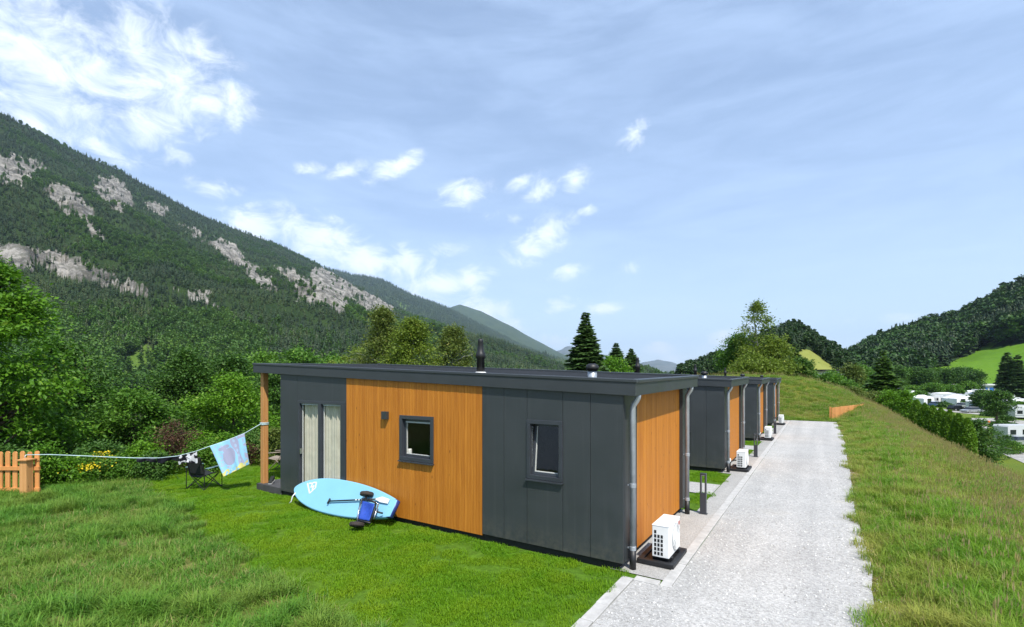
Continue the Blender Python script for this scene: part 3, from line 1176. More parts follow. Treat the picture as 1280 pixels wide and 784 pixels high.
MT['leaf_bright'] = foliage('bright_leaf', (.060, .175, .010), (.160, .320, .018), (.25, .38, .04), .38)
MT['leaf_mid'] = foliage('mid_leaf', (.052, .148, .014), (.145, .285, .026), (.22, .35, .05), .36)
MT['leaf_dark'] = foliage('dark_leaf', (.030, .090, .014), (.092, .190, .024), (.15, .27, .04), .32)
MT['leaf_birch'] = foliage('birch_leaf', (.110, .180, .018), (.230, .300, .036), (.32, .36, .06), .40)
MT['leaf_olive'] = foliage('olive_leaf', (.080, .125, .020), (.165, .215, .040), (.26, .26, .06), .35)
MT['leaf_red'] = foliage('red_brown_leaf', (.055, .030, .018), (.12, .060, .030), (.10, .11, .03), .25)
MT['leaf_thuja'] = foliage('thuja_leaf', (.060, .160, .010), (.185, .330, .022), (.27, .38, .04), .34)
MT['flower_yellow'] = foliage('yellow_flower', (.55, .42, .01), (.80, .62, .02), None, .2)
MT['needle'] = foliage('spruce_needle', (.030, .078, .018), (.090, .160, .034), (.16, .22, .05), .2)
MT['needle_light'] = foliage('young_spruce_needle', (.045, .110, .016), (.115, .195, .030), (.20, .26, .04), .2)

# ------------------------------------------------------------------ hills and mountains
class Relief:
    """a hillside between a foot line and a ridge line, with a back slope"""

    def __init__(s, cols, amp=0.0, nscale=.004, seed=1, prof=1.1, oct=6, back=.35, tree=0.0, skyamp=0.0, rocky=False):
        s.rocky = rocky
        c = np.array(cols, float)
        s.px, s.Ff, s.zf, s.Ft = c[:, 0], c[:, 1], c[:, 2], c[:, 3]
        s.zt = EYE + (HY - c[:, 4]) / FPX * c[:, 3] - tree
        s.amp, s.ns, s.seed, s.prof, s.oct, s.back, s.skyamp = amp, nscale, seed, prof, oct, back, skyamp

    def pos(s, px, q):
        px = np.asarray(px, float); q = np.asarray(q, float)
        I = lambda a: np.interp(px, s.px, a)
        Ff, zf, Ft, zt = I(s.Ff), I(s.zf), I(s.Ft), I(s.zt)
        F = Ff + (Ft - Ff) * q
        up = np.clip(q, 0, 1) ** s.prof
        z = zf + (zt - zf) * up
        z = np.where(q > 1, zt - (zt - zf) * (q - 1) / s.back * .8, z)
        t = (px - PX0) / FPX
        X, Y = (t * ca - sa) * F, (t * sa + ca) * F
        n = fbm(X * s.ns + 3, Y * s.ns + 7, s.oct, s.seed) - .5
        ridged = .25 - np.abs(fbm(X * s.ns * 1.7 + 9, Y * s.ns * 1.7, s.oct, s.seed + 9) - .5)
        z = z + s.amp * (n * 1.4 + ridged * 1.2) * np.clip(q * 4, 0, 1) * np.clip((1.0 - q) * 1.25, 0, 1) ** 1.3
        if s.rocky:
            PX, PY = pix(X, Y, z)
            m = rock_mask(PX, PY, X, Y) * (q < .97)
            z = z + m * 46 * (fbm(X * .022, Y * .022 + z * .015, 4, 93, .6) - .5)
        z = z + s.skyamp * (fbm(px * .03, px * 0 + s.seed, 5, s.seed + 3) - .5) * np.clip(q * 2 - 1, 0, 1)
        return X, Y, z

    def mesh(s, name, nu, nv, mats, attrs, label, cat='hill', a=None, b=None):
        u = np.linspace(s.px[0] if a is None else a, s.px[-1] if b is None else b, nu)
        q = np.concatenate([np.linspace(0, 1, nv) ** 1.35, 1 + np.linspace(0, s.back, 8)[1:]])
        U, Q = np.meshgrid(u, q)
        X, Y, Z = s.pos(U, Q)
        nr, nc = U.shape
        i = np.arange(nr - 1)[:, None] * nc
        j = np.arange(nc - 1)[None, :]
        F = np.stack([i + j, i + j + 1, i + nc + j + 1, i + nc + j], -1).reshape(-1, 4)
        V = np.stack([X, Y, Z], -1).reshape(-1, 3)
        PX, PY = pix(X, Y, Z)
        va = {k: f(PX, PY, X, Y).reshape(-1) for k, f in attrs.items()}
        o = link(name, np_mesh(name, V, F, mats, True, vattr=va))
        return tag(o, label, cat, None, 'structure')


def in_poly(PX, PY, poly):
    r = np.zeros(PX.shape, bool)
    n = len(poly)
    for i in range(n):
        x0, y0 = poly[i]; x1, y1 = poly[(i + 1) % n]
        c = ((y0 > PY) != (y1 > PY)) & (PX < (x1 - x0) * (PY - y0) / (y1 - y0 + 1e-9) + x0)
        r ^= c
    return r


CLIFFS = [(14, 210, 52, 25, 14, 1.25), (86, 252, 42, 17, 32, 1.2), (143, 242, 36, 19, 34, 1.3), (196, 260, 30, 10, 26, 1.1),
          (14, 320, 60, 17, 14, 1.2), (92, 336, 72, 17, 18, 1.25), (160, 358, 40, 12, 26, 1.0), (286, 314, 38, 14, 32, .95), (327, 350, 34, 15, 40, .92), (250, 371, 40, 14, 24, .75),
          (366, 346, 28, 13, 32, .85), (384, 364, 26, 18, 30, .9), (418, 362, 38, 28, 36, 1.35), (468, 380, 32, 16, 26, 1.25), (240, 290, 22, 10, 30, .5), (120, 290, 30, 8, 40, .55)]


def rock_mask(PX, PY, X, Y):
    r = np.zeros_like(PX)
    for cx, cy, hw, hh, ang, st in CLIFFS:
        a = R_(ang)
        dx, dy = PX - cx, PY - cy
        u = (dx * math.cos(a) + dy * math.sin(a)) / hw
        v = (-dx * math.sin(a) + dy * math.cos(a)) / hh
        r = np.maximum(r, st * (1 - np.clip(np.hypot(u, v), 0, 1) ** 2))
    n = fbm(PX * .045 + PY * .02, PY * .13 - PX * .055, 5, 71, .62) - .5
    n2 = fbm(PX * .34, PY * .20, 3, 72, .6) - .5
    return np.clip((r + 2.0 * n + 1.5 * n2 - .26) * 2.0, 0, 1) * (r > .02)


def clearing(PX, PY, X, Y):
    w = 14 * (fbm(PX * .12, PY * .12, 4, 33) - .5)
    return in_poly(PX + w, PY + w, [(138, 490), (150, 454), (163, 441), (175, 429), (189, 434), (206, 449), (226, 458), (216, 470), (212, 490)]) * 1.0


def slope_mat(name, g1, g2, rocky=True, mead=((.10, .19, .03), (.145, .225, .045)), sc=.02):
    m, t, p, o = mk(name)
    g = nn(t, 'ShaderNodeNewGeometry').outputs['Position']
    n = tnoise(t, g, sc, 6, .7)
    n2 = tnoise(t, g, sc * .15, 4, .6)
    c = tmix(t, tmap(t, n, .35, .65), (*g1, 1), (*g2, 1))
    if rocky:
        rk = nn(t, 'ShaderNodeAttribute', attribute_name='rock').outputs['Fac']
        s1 = tnoise(t, g, sc * 1.8, 7, .74, 1, 1, .7)
        rc = tmix(t, tmap(t, s1, .40, .60), (.095, .09, .08, 1), (.38, .355, .315, 1))
        s2 = tnoise(t, g, sc * 5, 4, .7)
        rc = tmix(t, tmap(t, s2, .50, .60, 0, .7), rc, (.10, .10, .075, 1))
        c = tmix(t, tmap(t, rk, .25, .55), c, rc)
        tbump(t, p, s1, 14.0, .9)
    md = nn(t, 'ShaderNodeAttribute', attribute_name='mead').outputs['Fac']
    mc = tmix(t, tmap(t, n2, .35, .65), (*mead[0], 1), (*mead[1], 1))
    n3 = tnoise(t, g, sc * 12, 4, .7)
    mc = tmix(t, tmap(t, n3, .35, .65), tmix(t, 1.0, mc, (.78, .82, .7), 'MULTIPLY'), mc)
    c = tmix(t, tmap(t, md, .35, .55), c, mc)
    t.links.new(c, p.inputs['Base Color'])
    p.inputs['Roughness'].default_value = .95
    p.inputs['Specular IOR Level'].default_value = .08
    return m


zero = lambda PX, PY, X, Y: np.zeros_like(PX)
M1 = Relief([(-420, 340, -8, 900, -30), (-150, 340, -8, 1180, 68), (0, 340, -8, 1424, 137), (50, 340, -8, 1560, 164), (100, 340, -8, 1720, 189), (150, 340, -8, 1880, 211), (200, 340, -8, 2060, 239),
             (250, 340, -8, 2250, 266), (300, 340, -8, 2420, 287), (350, 345, -8, 2520, 305), (400, 350, -8, 2500, 331), (440, 360, -8, 2300, 353), (480, 370, -8, 2050, 376), (520, 380, -8, 1850, 395), (560, 400, -8, 1750, 408),
             (600, 420, -8, 1700, 420), (650, 440, -8, 1650, 438), (700, 460, -8, 1600, 455), (745, 480, -8, 1600, 472)], 95, .0032, 4, 1.08, 6, .35, 8, 0, True)
mat_m1 = slope_mat('mountain_forest_floor', (.020, .040, .012), (.040, .070, .018))
M1.mesh('mountain', 760, 240, mat_m1, {'rock': rock_mask, 'mead': clearing}, 'steep wooded mountain with pale limestone cliffs', 'mountain')

M2 = Relief([(330, 1500, -8, 4400, 318), (380, 1600, -8, 4500, 331), (440, 1700, -8, 4700, 343), (480, 1700, -8, 4800, 350), (520, 1800, -8, 4900, 371), (560, 1800, -8, 5000, 386), (600, 1800, -8, 5000, 405), (650, 1800, -8, 5000, 432), (700, 1800, -8, 5000, 455), (760, 1800, -8, 5000, 475)],
            150, .0016, 14, 1.0, 7, .3, 0, 30)
mat_m2 = slope_mat('far_mountain_woods', (.022, .042, .016), (.060, .085, .028), True, sc=.010)
M2.mesh('mountain', 200, 110, mat_m2, {'rock': zero, 'mead': lambda PX, PY, X, Y: np.clip((fbm(X * .004, Y * .004, 4, 5) - .66) * 6, 0, .5)}, 'darker wooded ridge behind the cliff mountain', 'mountain')
M3 = Relief([(520, 3500, -8, 7400, 400), (556, 3500, -8, 7400, 388), (575, 3500, -8, 7400, 381), (600, 3500, -8, 7400, 388), (640, 3500, -8, 7400, 408), (690, 3500, -8, 7400, 436), (720, 3500, -8, 7400, 452), (770, 3500, -8, 7400, 470)],
            220, .001, 24, 1.0, 7, .3, 0, 40)
M3.mesh('mountain', 140, 80, mat_m2, {'rock': zero, 'mead': zero}, 'blue green pointed peak beyond the wooded ridge', 'mountain')
M4 = Relief([(640, 9000, 0, 12500, 462), (690, 9000, 0, 12500, 439), (708, 9000, 0, 12500, 433), (740, 9000, 0, 12500, 441), (770, 9000, 0, 12500, 449), (800, 9000, 0, 12500, 453), (822, 9000, 0, 12500, 449), (850, 9000, 0, 12500, 456), (868, 9000, 0, 12500, 456), (900, 9000, 0, 12500, 441), (930, 9000, 0, 12500, 447),
             (1000, 9000, 0, 12500, 452), (1060, 9000, 0, 12500, 462)], 260, .0009, 34, .9, 8, .3, 0, 260)
mat_m4 = slope_mat('distant_alps', (.05, .07, .05), (.16, .16, .14), False, sc=.004)
M4.mesh('mountain', 220, 70, mat_m4, {'rock': zero, 'mead': zero}, 'pale blue alpine range far down the valley', 'mountain')
M5 = Relief([(735, 500, -8, 1100, 466), (770, 500, -8, 1100, 456), (800, 500, -8, 1100, 455), (830, 500, -8, 1100, 466), (870, 500, -8, 1200, 466), (930, 500, -8, 1200, 460), (1000, 500, -8, 1200, 466)], 14, .006, 44, 1.0, 5, .3, 8)
mat_hill = slope_mat('wooded_hill_floor', (.020, .036, .012), (.040, .065, .018), False, ((.085, .185, .016), (.13, .235, .022)), .05)
M5.mesh('hill', 90, 40, mat_hill, {'rock': zero, 'mead': zero}, 'low dark wooded hill behind the cabin roofs', 'hill')


KNOLL_MEAD = [(1001, 437), (1010, 437), (1024, 446), (1047, 464), (1050, 482), (990, 482), (996, 445)]
HILL_MEAD = [(1160, 468), (1186, 454), (1210, 444), (1232, 437), (1290, 428), (1420, 420), (1420, 520), (1150, 520)]
GLADE = [(1218, 440), (1232, 430), (1250, 421), (1254, 424), (1240, 434), (1228, 441)]
K1 = Relief([(850, 120, -3, 280, 470), (905, 120, -3, 280, 450), (950, 120, -3, 290, 428), (972, 120, -3, 290, 419), (992, 120, -3, 290, 412), (1010, 120, -3, 290, 420), (1030, 122, -3, 285, 436), (1050, 125, -3, 280, 446), (1068, 130, -3, 280, 462), (1085, 135, -3, 280, 474)],
            3.0, .03, 54, .85, 4, .3, 0)
mat_knoll = slope_mat('knoll_grass', (.020, .036, .012), (.040, .065, .018), False, ((.20, .22, .05), (.26, .27, .07)), .05)
K1.mesh('hill', 120, 50, mat_knoll, {'rock': zero, 'mead': lambda PX, PY, X, Y: in_poly(PX, PY, KNOLL_MEAD) * 1.0}, 'small knoll with a pale meadow slope and wooded top', 'hill')
K2 = Relief([(1035, 235, -2.6, 470, 462), (1065, 235, -2.6, 480, 452), (1100, 235, -2.6, 480, 431), (1130, 235, -2.6, 480, 420), (1165, 235, -2.6, 480, 411), (1200, 235, -2.6, 470, 404), (1240, 232, -2.6, 460, 386), (1280, 230, -2.6, 450, 366), (1340, 225, -2.6, 440, 340), (1440, 220, -2.6, 430, 310)],
            7.0, .012, 64, 1.15, 5, .3, 0)
K2.mesh('hill', 200, 80, mat_hill, {'rock': zero, 'mead': lambda PX, PY, X, Y: (in_poly(PX, PY, HILL_MEAD) | in_poly(PX, PY, GLADE)) * 1.0}, 'right hand hill with dark spruce wood above a bright meadow', 'hill')


# ---- far woods
def far_conifer(seed, lmat, tiers=11, per=7):
    rs = np.random.default_rng(seed)
    V, F, var = [], [], []
    for w in range(tiers):
        q = (w + rs.random() * .4) / tiers
        z = .08 + .9 * q
        r = .19 * (1 - q) ** .8 + .012
        for k in range(per if q < .7 else per - 2):
            a = rs.random() * 6.283
            L = r * rs.uniform(.7, 1.25)
            c, s_ = math.cos(a), math.sin(a)
            wd = L * rs.uniform(.34, .5)
            b = len(V)
            V += [(0, 0, z + .05), (c * L * .55 - s_ * wd, s_ * L * .55 + c * wd, z - .012), (c * L, s_ * L, z - .045 - .04 * rs.random()), (c * L * .55 + s_ * wd, s_ * L * .55 - c * wd, z - .012)]
            F.append((b, b + 1, b + 2, b + 3))
            var.append(rs.random() * .84)
    b = len(V)
    V += [(-.012, -.012, -.06), (.012, -.012, -.06), (.012, .012, -.06), (-.012, .012, -.06), (-.002, -.002, 1), (.002, -.002, 1), (.002, .002, 1), (-.002, .002, 1)]
    for f in ((0, 1, 5, 4), (1, 2, 6, 5), (2, 3, 7, 6), (3, 0, 4, 7)):
        F.append(tuple(b + i for i in f)); var.append(.1)
    return np_mesh('wood_spruce', V, F, lmat, False, fattr={'var': var})


def far_broadleaf(seed, lmat, n=360, sz=.13, wide=.36):
    rs = np.random.default_rng(seed)
    k = 14
    cl = rs.normal(size=(k, 3)); cl /= np.linalg.norm(cl, axis=1)[:, None]
    cl = cl * np.array([wide * .62, wide * .62, .30]) * rs.uniform(.5, 1.0, (k, 1)) + np.array([0, 0, .58])
    i = rs.integers(0, k, n)
    d = rs.normal(size=(n, 3)); d /= np.linalg.norm(d, axis=1)[:, None]
    P = cl[i] + d * wide * .42 * rs.random((n, 1)) ** .4
    V, F = leaf_quads(P, sz * rs.uniform(.6, 1.2, n), .5, rs, .75)
    cv = rs.random(k)
    return np_mesh('wood_broadleaf', V, F, lmat, False, fattr={'var': np.clip(.5 * cv[i] + .5 * rs.random(n), 0, 1) * .84})


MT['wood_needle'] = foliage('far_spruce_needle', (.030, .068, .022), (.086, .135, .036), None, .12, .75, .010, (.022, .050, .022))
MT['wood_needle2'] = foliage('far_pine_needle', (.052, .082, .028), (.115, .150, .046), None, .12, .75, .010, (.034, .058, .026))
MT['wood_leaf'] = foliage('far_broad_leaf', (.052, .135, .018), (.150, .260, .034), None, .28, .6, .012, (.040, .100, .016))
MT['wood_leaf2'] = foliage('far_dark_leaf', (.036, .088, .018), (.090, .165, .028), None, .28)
dn_ = foliage('shady_spruce_needle', (.012, .034, .012), (.036, .068, .018), None, .1)  # darker copies of the far wood colours, the hill's shaded side put into them
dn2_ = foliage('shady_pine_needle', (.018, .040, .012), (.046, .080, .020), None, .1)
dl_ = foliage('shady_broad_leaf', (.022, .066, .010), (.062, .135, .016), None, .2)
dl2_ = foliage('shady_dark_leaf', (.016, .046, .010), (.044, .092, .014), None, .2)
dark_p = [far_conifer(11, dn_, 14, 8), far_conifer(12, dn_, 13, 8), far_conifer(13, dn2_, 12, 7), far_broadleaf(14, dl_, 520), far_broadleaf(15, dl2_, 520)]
wood_p = [far_conifer(1, MT['wood_needle']), far_conifer(2, MT['wood_needle']), far_conifer(3, MT['wood_needle2'], 9, 6), far_broadleaf(4, MT['wood_leaf']), far_broadleaf(5, MT['wood_leaf2'])]


def wood(name, rel, n, hfun, idxfun, keep, label, pw=1.6, a=None, b=None, qmax=1.02, protos=None):
    px = rng.uniform(rel.px[0] if a is None else a, rel.px[-1] if b is None else b, n)
    q = rng.random(n) ** pw * qmax
    X, Y, Z = rel.pos(px, q)
    PX, PY = pix(X, Y, Z)
    k = keep(PX, PY, X, Y, q)
    X, Y, Z, PX, PY, q = X[k], Y[k], Z[k], PX[k], PY[k], q[k]
    n = len(X)
    h = hfun(PX, PY, depth(X, Y)) * rng.uniform(.65, 1.3, n)
    w = h * rng.uniform(.75, 1.15, n)
    rot = np.stack([rng.normal(0, .04, n), rng.normal(0, .04, n), rng.uniform(0, 6.283, n)], -1)
    scatter(name, np.stack([X, Y, Z - .3], -1), rot, np.stack([w, w, h], -1), idxfun(PX, PY, X, Y, n), protos or wood_p, label, 'wood')


def m1_idx(PX, PY, X, Y, n):
    r = rng.random(n)
    f = fbm(X * .006, Y * .006, 3, 81)
    leafy = (f + .25 * sm(PY, 330, 420) * (PX < 330) + .12 * (rng.random(n) - .5)) > .62
    return np.where(leafy, np.where(r < .7, 3, 4), np.where(r < .35, 0, np.where(r < .6, 1, 2)))


wood('mountain_wood', M1, 46000, lambda PX, PY, F: 9 + 6 * sm(F, 500, 2400) + 3 * sm(PY, 380, 440), m1_idx,
     lambda PX, PY, X, Y, q: (rng.random(len(PX)) > rock_mask(PX, PY, X, Y) ** .8 * .955) & ((clearing(PX, PY, X, Y) < .35) | (rng.random(len(PX)) < .10)), 'dense mixed forest covering the cliff mountain', 1.5, -160, 745)
wood('valley_wood', M1, 1500, lambda PX, PY, F: 10 + 0 * F, lambda PX, PY, X, Y, n: np.where(rng.random(n) < .7, 3, 4), lambda PX, PY, X, Y, q: ((PX < 146) | (PX > 214)), 'broadleaf woodland along the mountain foot', 1.0, -100, 745, .10)
wood('ridge_wood', M2, 26000, lambda PX, PY, F: 26 + 0 * F, lambda PX, PY, X, Y, n: rng.integers(0, 3, n), lambda PX, PY, X, Y, q: q > .25, 'forest on the ridge behind the cliff mountain', .8)
wood('low_hill_wood', M5, 2600, lambda PX, PY, F: 12 + 0 * F, lambda PX, PY, X, Y, n: rng.integers(0, 5, n), lambda PX, PY, X, Y, q: q >= 0, 'woodland on the low hill behind the roofs', 1.0)
wood('knoll_wood', K1, 1500, lambda PX, PY, F: 6.5 + 0 * F, lambda PX, PY, X, Y, n: np.where(rng.random(n) < .55, 4, rng.integers(0, 3, n)),
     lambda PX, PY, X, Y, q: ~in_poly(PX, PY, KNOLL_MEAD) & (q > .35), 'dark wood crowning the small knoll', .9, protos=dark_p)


def k2_idx(PX, PY, X, Y, n):
    f = fbm(X * .018, Y * .018, 3, 91)
    leafy = f + .3 * (rng.random(n) - .5) > .56
    r = rng.random(n)
    return np.where(leafy, np.where(r < .35, 3, 4), np.where(r < .45, 0, np.where(r < .85, 1, 2)))


wood('hillside_wood', K2, 5200, lambda PX, PY, F: 13.5 + 3 * sm(PX, 1180, 1290), k2_idx,
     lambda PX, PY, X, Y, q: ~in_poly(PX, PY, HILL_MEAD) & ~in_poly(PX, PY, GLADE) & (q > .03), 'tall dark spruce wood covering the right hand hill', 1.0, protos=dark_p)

# ------------------------------------------------------------------ trees and shrubs near the cabins
def spot(px, F, z=None):
    p = at_F(px, F)
    if z is not None: p.z = z
    return p


def ht(py, F, z):
    """height of something whose top is seen at row py"""
    return EYE + (HY - py) / FPX * F - z


def btree(name, px, F, top, hw, label, kind='egg', lmat='leaf_mid', crown0=.12, group='broadleaf trees behind the lawn', nclus=170, per=60, leaf=.13, seed=1, csize=.42, gap=.42, bark='bark', droop=.1, lump=.38, cat='tree', pz=None, tr=None, lumps=5, limbs=0):
    p = spot(px, F, pz)
    h = max(.7, ht(top, F, p.z))
    r = hw / FPX * F
    return broadleaf(name, h, h * crown0, r, kind, nclus, per, leaf, seed, MT[lmat], MT[bark], lumps, lump, csize, gap, droop, label, cat, group, p, 1.0, tr, limbs)


G1 = 'broadleaf trees behind the lawn'
MT['leaf_left'] = foliage('maple_leaf', (.044, .140, .012), (.150, .310, .018), (.24, .38, .04), .38)
btree('broadleaf_tree', -6, 17.0, 334, 88, 'tall bright green leafy tree at the left edge', 'egg', 'leaf_left', .10, G1, 300, 80, .17, 3, .52, .46, lump=.75, droop=.25, limbs=58)
btree('broadleaf_tree', 66, 22.0, 430, 66, 'mid green tree right of the tall bright one', 'egg', 'leaf_mid', .06, G1, 230, 80, .15, 5, .48, .38, lump=.45, droop=.25, limbs=64)
btree('broadleaf_tree', 104, 23.0, 436, 54, 'dark spreading tree below the hillside clearing', 'round', 'leaf_dark', .04, G1, 260, 80, .15, 8, .5, .36, lump=.42, droop=.3, limbs=64)
btree('broadleaf_tree', 168, 21.0, 494, 66, 'low arching mid green tree above the dark shrubs', 'bush', 'leaf_mid', .02, G1, 230, 80, .14, 12, .44, .38, lump=.4, droop=.35, limbs=64)
btree('broadleaf_tree', 234, 29.0, 446, 46, 'dark rounded tree behind the reddish shrub', 'egg', 'leaf_dark', .04, G1, 260, 80, .17, 14, .55, .36, lump=.4, droop=.25, limbs=64)
btree('broadleaf_tree', 290, 31.0, 452, 58, 'dark tree just left of the porch post', 'egg', 'leaf_dark', .04, G1, 260, 80, .17, 16, .55, .36, lump=.4, droop=.2, limbs=64)
btree('broadleaf_tree', 292, 21.0, 476, 56, 'light green bushy tree behind the towel', 'egg', 'leaf_bright', .02, G1, 260, 80, .12, 18, .40, .38, lump=.38, limbs=58)
btree('broadleaf_tree', 352, 26.0, 461, 40, 'dark green tree seen between post and cabin wall', 'egg', 'leaf_dark', .03, G1, 220, 80, .14, 20, .46, .36, lump=.35, limbs=64)
btree('broadleaf_tree', -70, 24.0, 400, 70, 'dark tree at the far left behind the picket fence', 'egg', 'leaf_dark', .05, G1, 150, 70, .17, 22, .5, .38, limbs=64)
btree('broadleaf_tree', 20, 26.0, 440, 74, 'shaded dark tree filling the gap behind the fence', 'round', 'leaf_dark', .02, G1, 260, 80, .18, 24, .6, .33, limbs=64)
for k, (px, F, top, hw) in enumerate([(372, 72, 440, 34), (420, 80, 446, 34), (330, 66, 444, 26)]):
    btree('broadleaf_tree', px, F, top, hw, ['mid green tree top left above the roof slope', 'mid green tree top behind the roof before the birches', 'mid green tree top above the porch roof end'][k],
          'round', 'leaf_mid', .15, 'tree tops above the cabin roof', 150, 40, .42, 30 + k, 1.2, .38)

G2 = 'shrubs along the garden edge'


def bush(name, px, F, top, hw, label, lmat='leaf_mid', seed=1, nclus=90, per=46, leaf=.075, csize=.20, gap=.40, kind='bush', lump=.35, group=G2, droop=.1, c0=.03):
    p = spot(px, F)
    h = max(.7, ht(top, F, p.z))
    r = hw / FPX * F
    return broadleaf(name, h, h * c0, r, kind, nclus, per, leaf, seed, MT[lmat], MT['bark'], 5, lump, csize, gap, droop, label, 'shrub', group, p, 1.0, .022)


bush('shrub', 60, 12.6, 556, 17, 'upright leafy green shrub right of the picket fence post', 'leaf_bright', 41)
bush('shrub', 74, 12.9, 584, 26, 'low broad leaved shrub at the foot of the fence post', 'leaf_bright', 42, 80, 40, .09)
yb = bush('flowering_shrub', 100, 13.4, 578, 27, 'green shrub covered in yellow flowers', 'leaf_mid', 43, 90, 40, .07)
rs_ = np.random.default_rng(5)
n_ = 900
cc = np.stack([rs_.normal(0, .40, n_) + .08, rs_.normal(0, .26, n_) - .12, .50 + .15 * rs_.random(n_) - .06], -1)
gn = fbm(cc[:, 0] * 4, cc[:, 1] * 4, 3, 12)
cc = cc[gn > .48]
V_, F_ = leaf_quads(cc, .055 * rs_.uniform(.7, 1.2, len(cc)), .9, rs_, .8)
tag(link('flowers', np_mesh('flowers', V_, F_, MT['flower_yellow'], False, fattr={'var': rs_.random(len(cc)) * .8}), yb), kind='stuff')
y2 = bush('flowering_shrub', 126, 14.0, 566, 15, 'taller thin shrub with a few yellow flowers', 'leaf_bright', 44, 60, 40, .07, gap=.45)
cc = np.stack([rs_.normal(0, .16, 160), rs_.normal(0, .16, 160), rs_.uniform(.5, .85, 160)], -1)
V_, F_ = leaf_quads(cc, .06 * rs_.uniform(.7, 1.2, len(cc)), .9, rs_, .8)
tag(link('flowers', np_mesh('flowers', V_, F_, MT['flower_yellow'], False, fattr={'var': rs_.random(len(cc)) * .8}), y2), kind='stuff')
bush('shrub', 150, 14.3, 574, 28, 'low mid green shrub beneath the clothesline', 'leaf_mid', 45, 100, 46, .08)
bush('shrub', 178, 14.9, 556, 24, 'light green large leaved shrub left of the reddish one', 'leaf_bright', 46, 90, 46, .10)
bush('shrub', 196, 14.4, 580, 22, 'dark low shrub below the hanging dark clothes', 'leaf_dark', 47, 80, 46, .08)
bush('shrub', 224, 15.8, 524, 30, 'reddish brown twiggy shrub left of the towel', 'leaf_red', 48, 110, 40, .065, .22, .44, lump=.5)
bush('shrub', 252, 15.6, 556, 26, 'green shrub directly behind the camping chair', 'leaf_mid', 49, 100, 46, .08)
bush('shrub', 280, 16.6, 545, 26, 'yellowish green shrub behind the towel', 'leaf_bright', 50, 100, 46, .09)
bush('shrub', 308, 16.8, 556, 18, 'small red brown shrub between towel and porch post', 'leaf_red', 51, 70, 40, .06, .18, .44)
bush('shrub', 345, 17.2, 538, 22, 'pale yellow green shrub behind the porch deck', 'leaf_olive', 52, 100, 46, .08)
bush('shrub', 8, 13.6, 560, 32, 'dark shrub behind the picket fence', 'leaf_dark', 53, 120, 46, .09)
bush('shrub', 122, 15.6, 556, 40, 'dark green shrub behind the yellow flowers', 'leaf_dark', 54, 150, 46, .09)
bush('shrub', 316, 18.6, 540, 30, 'dark shrub in shade behind the porch post', 'leaf_dark', 55, 120, 46, .09)

# behind the cabins
G3 = 'birches behind the first cabin'
btree('birch_tree', 478, 46, 390, 36, 'left olive birch rising behind the roof', 'birch', 'leaf_olive', .10, G3, 420, 50, .22, 61, .62, .38, 'bark_pale', .35, .4, limbs=110)
btree('birch_tree', 517, 42, 396, 42, 'widest yellow green birch behind the roof', 'birch', 'leaf_birch', .10, G3, 460, 50, .21, 62, .62, .38, 'bark_pale', .35, .4, limbs=110)
btree('birch_tree', 566, 47, 413, 40, 'small olive birch left of the tall flue', 'birch', 'leaf_olive', .10, G3, 380, 50, .22, 63, .60, .38, 'bark_pale', .35, .4, limbs=110)
btree('birch_tree', 450, 50, 436, 36, 'lowest yellow green birch left of the others', 'round', 'leaf_birch', .10, G3, 150, 46, .22, 64, .60, .42, 'bark_pale', .3, .4, limbs=110)


def ctree(px, F, top, hw, label, seed=1, lmat='needle', group='spruces beyond the cabins', name='spruce_tree', whorls=28, per=8, dens=14, tuft=.34, z0=.04, sparse=.05, power=.85, jit=.18):
    p = spot(px, F)
    h = max(.7, ht(top, F, p.z))
    return conifer(name, h, hw / FPX * F, h * z0, whorls, per, dens, seed, MT[lmat], label, 'tree', group, p, sparse, tuft, power, jit)


ctree(732, 46, 389, 42, 'tall dark spruce behind the roof vent', 71, whorls=40, per=9, dens=18, power=.95, tuft=.30)
ctree(770, 62, 429, 22, 'small spruce left of its lower twin', 72, whorls=28)
ctree(789, 66, 435, 18, 'lower small spruce beside its twin', 73, whorls=26)
btree('broadleaf_tree', 766, 52, 449, 18, 'bright green bushy tree below the small spruces', 'round', 'leaf_bright', .05, 'trees beyond the row of cabins', 120, 40, .24, 74, .6, .4)
btree('broadleaf_tree', 745, 58, 455, 20, 'mid green low tree at the foot of the tall spruce', 'round', 'leaf_mid', .05, 'trees beyond the row of cabins', 120, 40, .26, 75, .6, .4)
G4 = 'trees beyond the row of cabins'
btree('birch_tree', 948, 60, 380, 25, 'tall feathery birch beyond the last cabins', 'egg', 'leaf_birch', .12, G4, 230, 34, .26, 81, .72, .46, 'bark_pale', .4, .45, limbs=110)
btree('birch_tree', 922, 64, 420, 24, 'darker olive tree left of the tall birch', 'egg', 'leaf_mid', .06, G4, 230, 44, .28, 82, .8, .42, 'bark_pale', .3, .4, limbs=110)
btree('birch_tree', 968, 58, 425, 26, 'drooping yellow green birch right of the tall one', 'egg', 'leaf_birch', .06, G4, 230, 44, .26, 83, .75, .42, 'bark_pale', .5, .4, limbs=110)
btree('birch_tree', 940, 54, 447, 27, 'wide low yellow green tree under the tall birch', 'round', 'leaf_birch', .04, G4, 240, 44, .25, 84, .7, .42, 'bark_pale', .5, .4, limbs=110)
ctree(994, 66, 428, 17, 'dark ragged spruce right of the birches', 85, sparse=.15)
btree('broadleaf_tree', 1000, 60, 450, 13, 'low dark bush tree under the ragged spruce', 'round', 'leaf_dark', .04, G4, 120, 40, .26, 86, .6, .4)
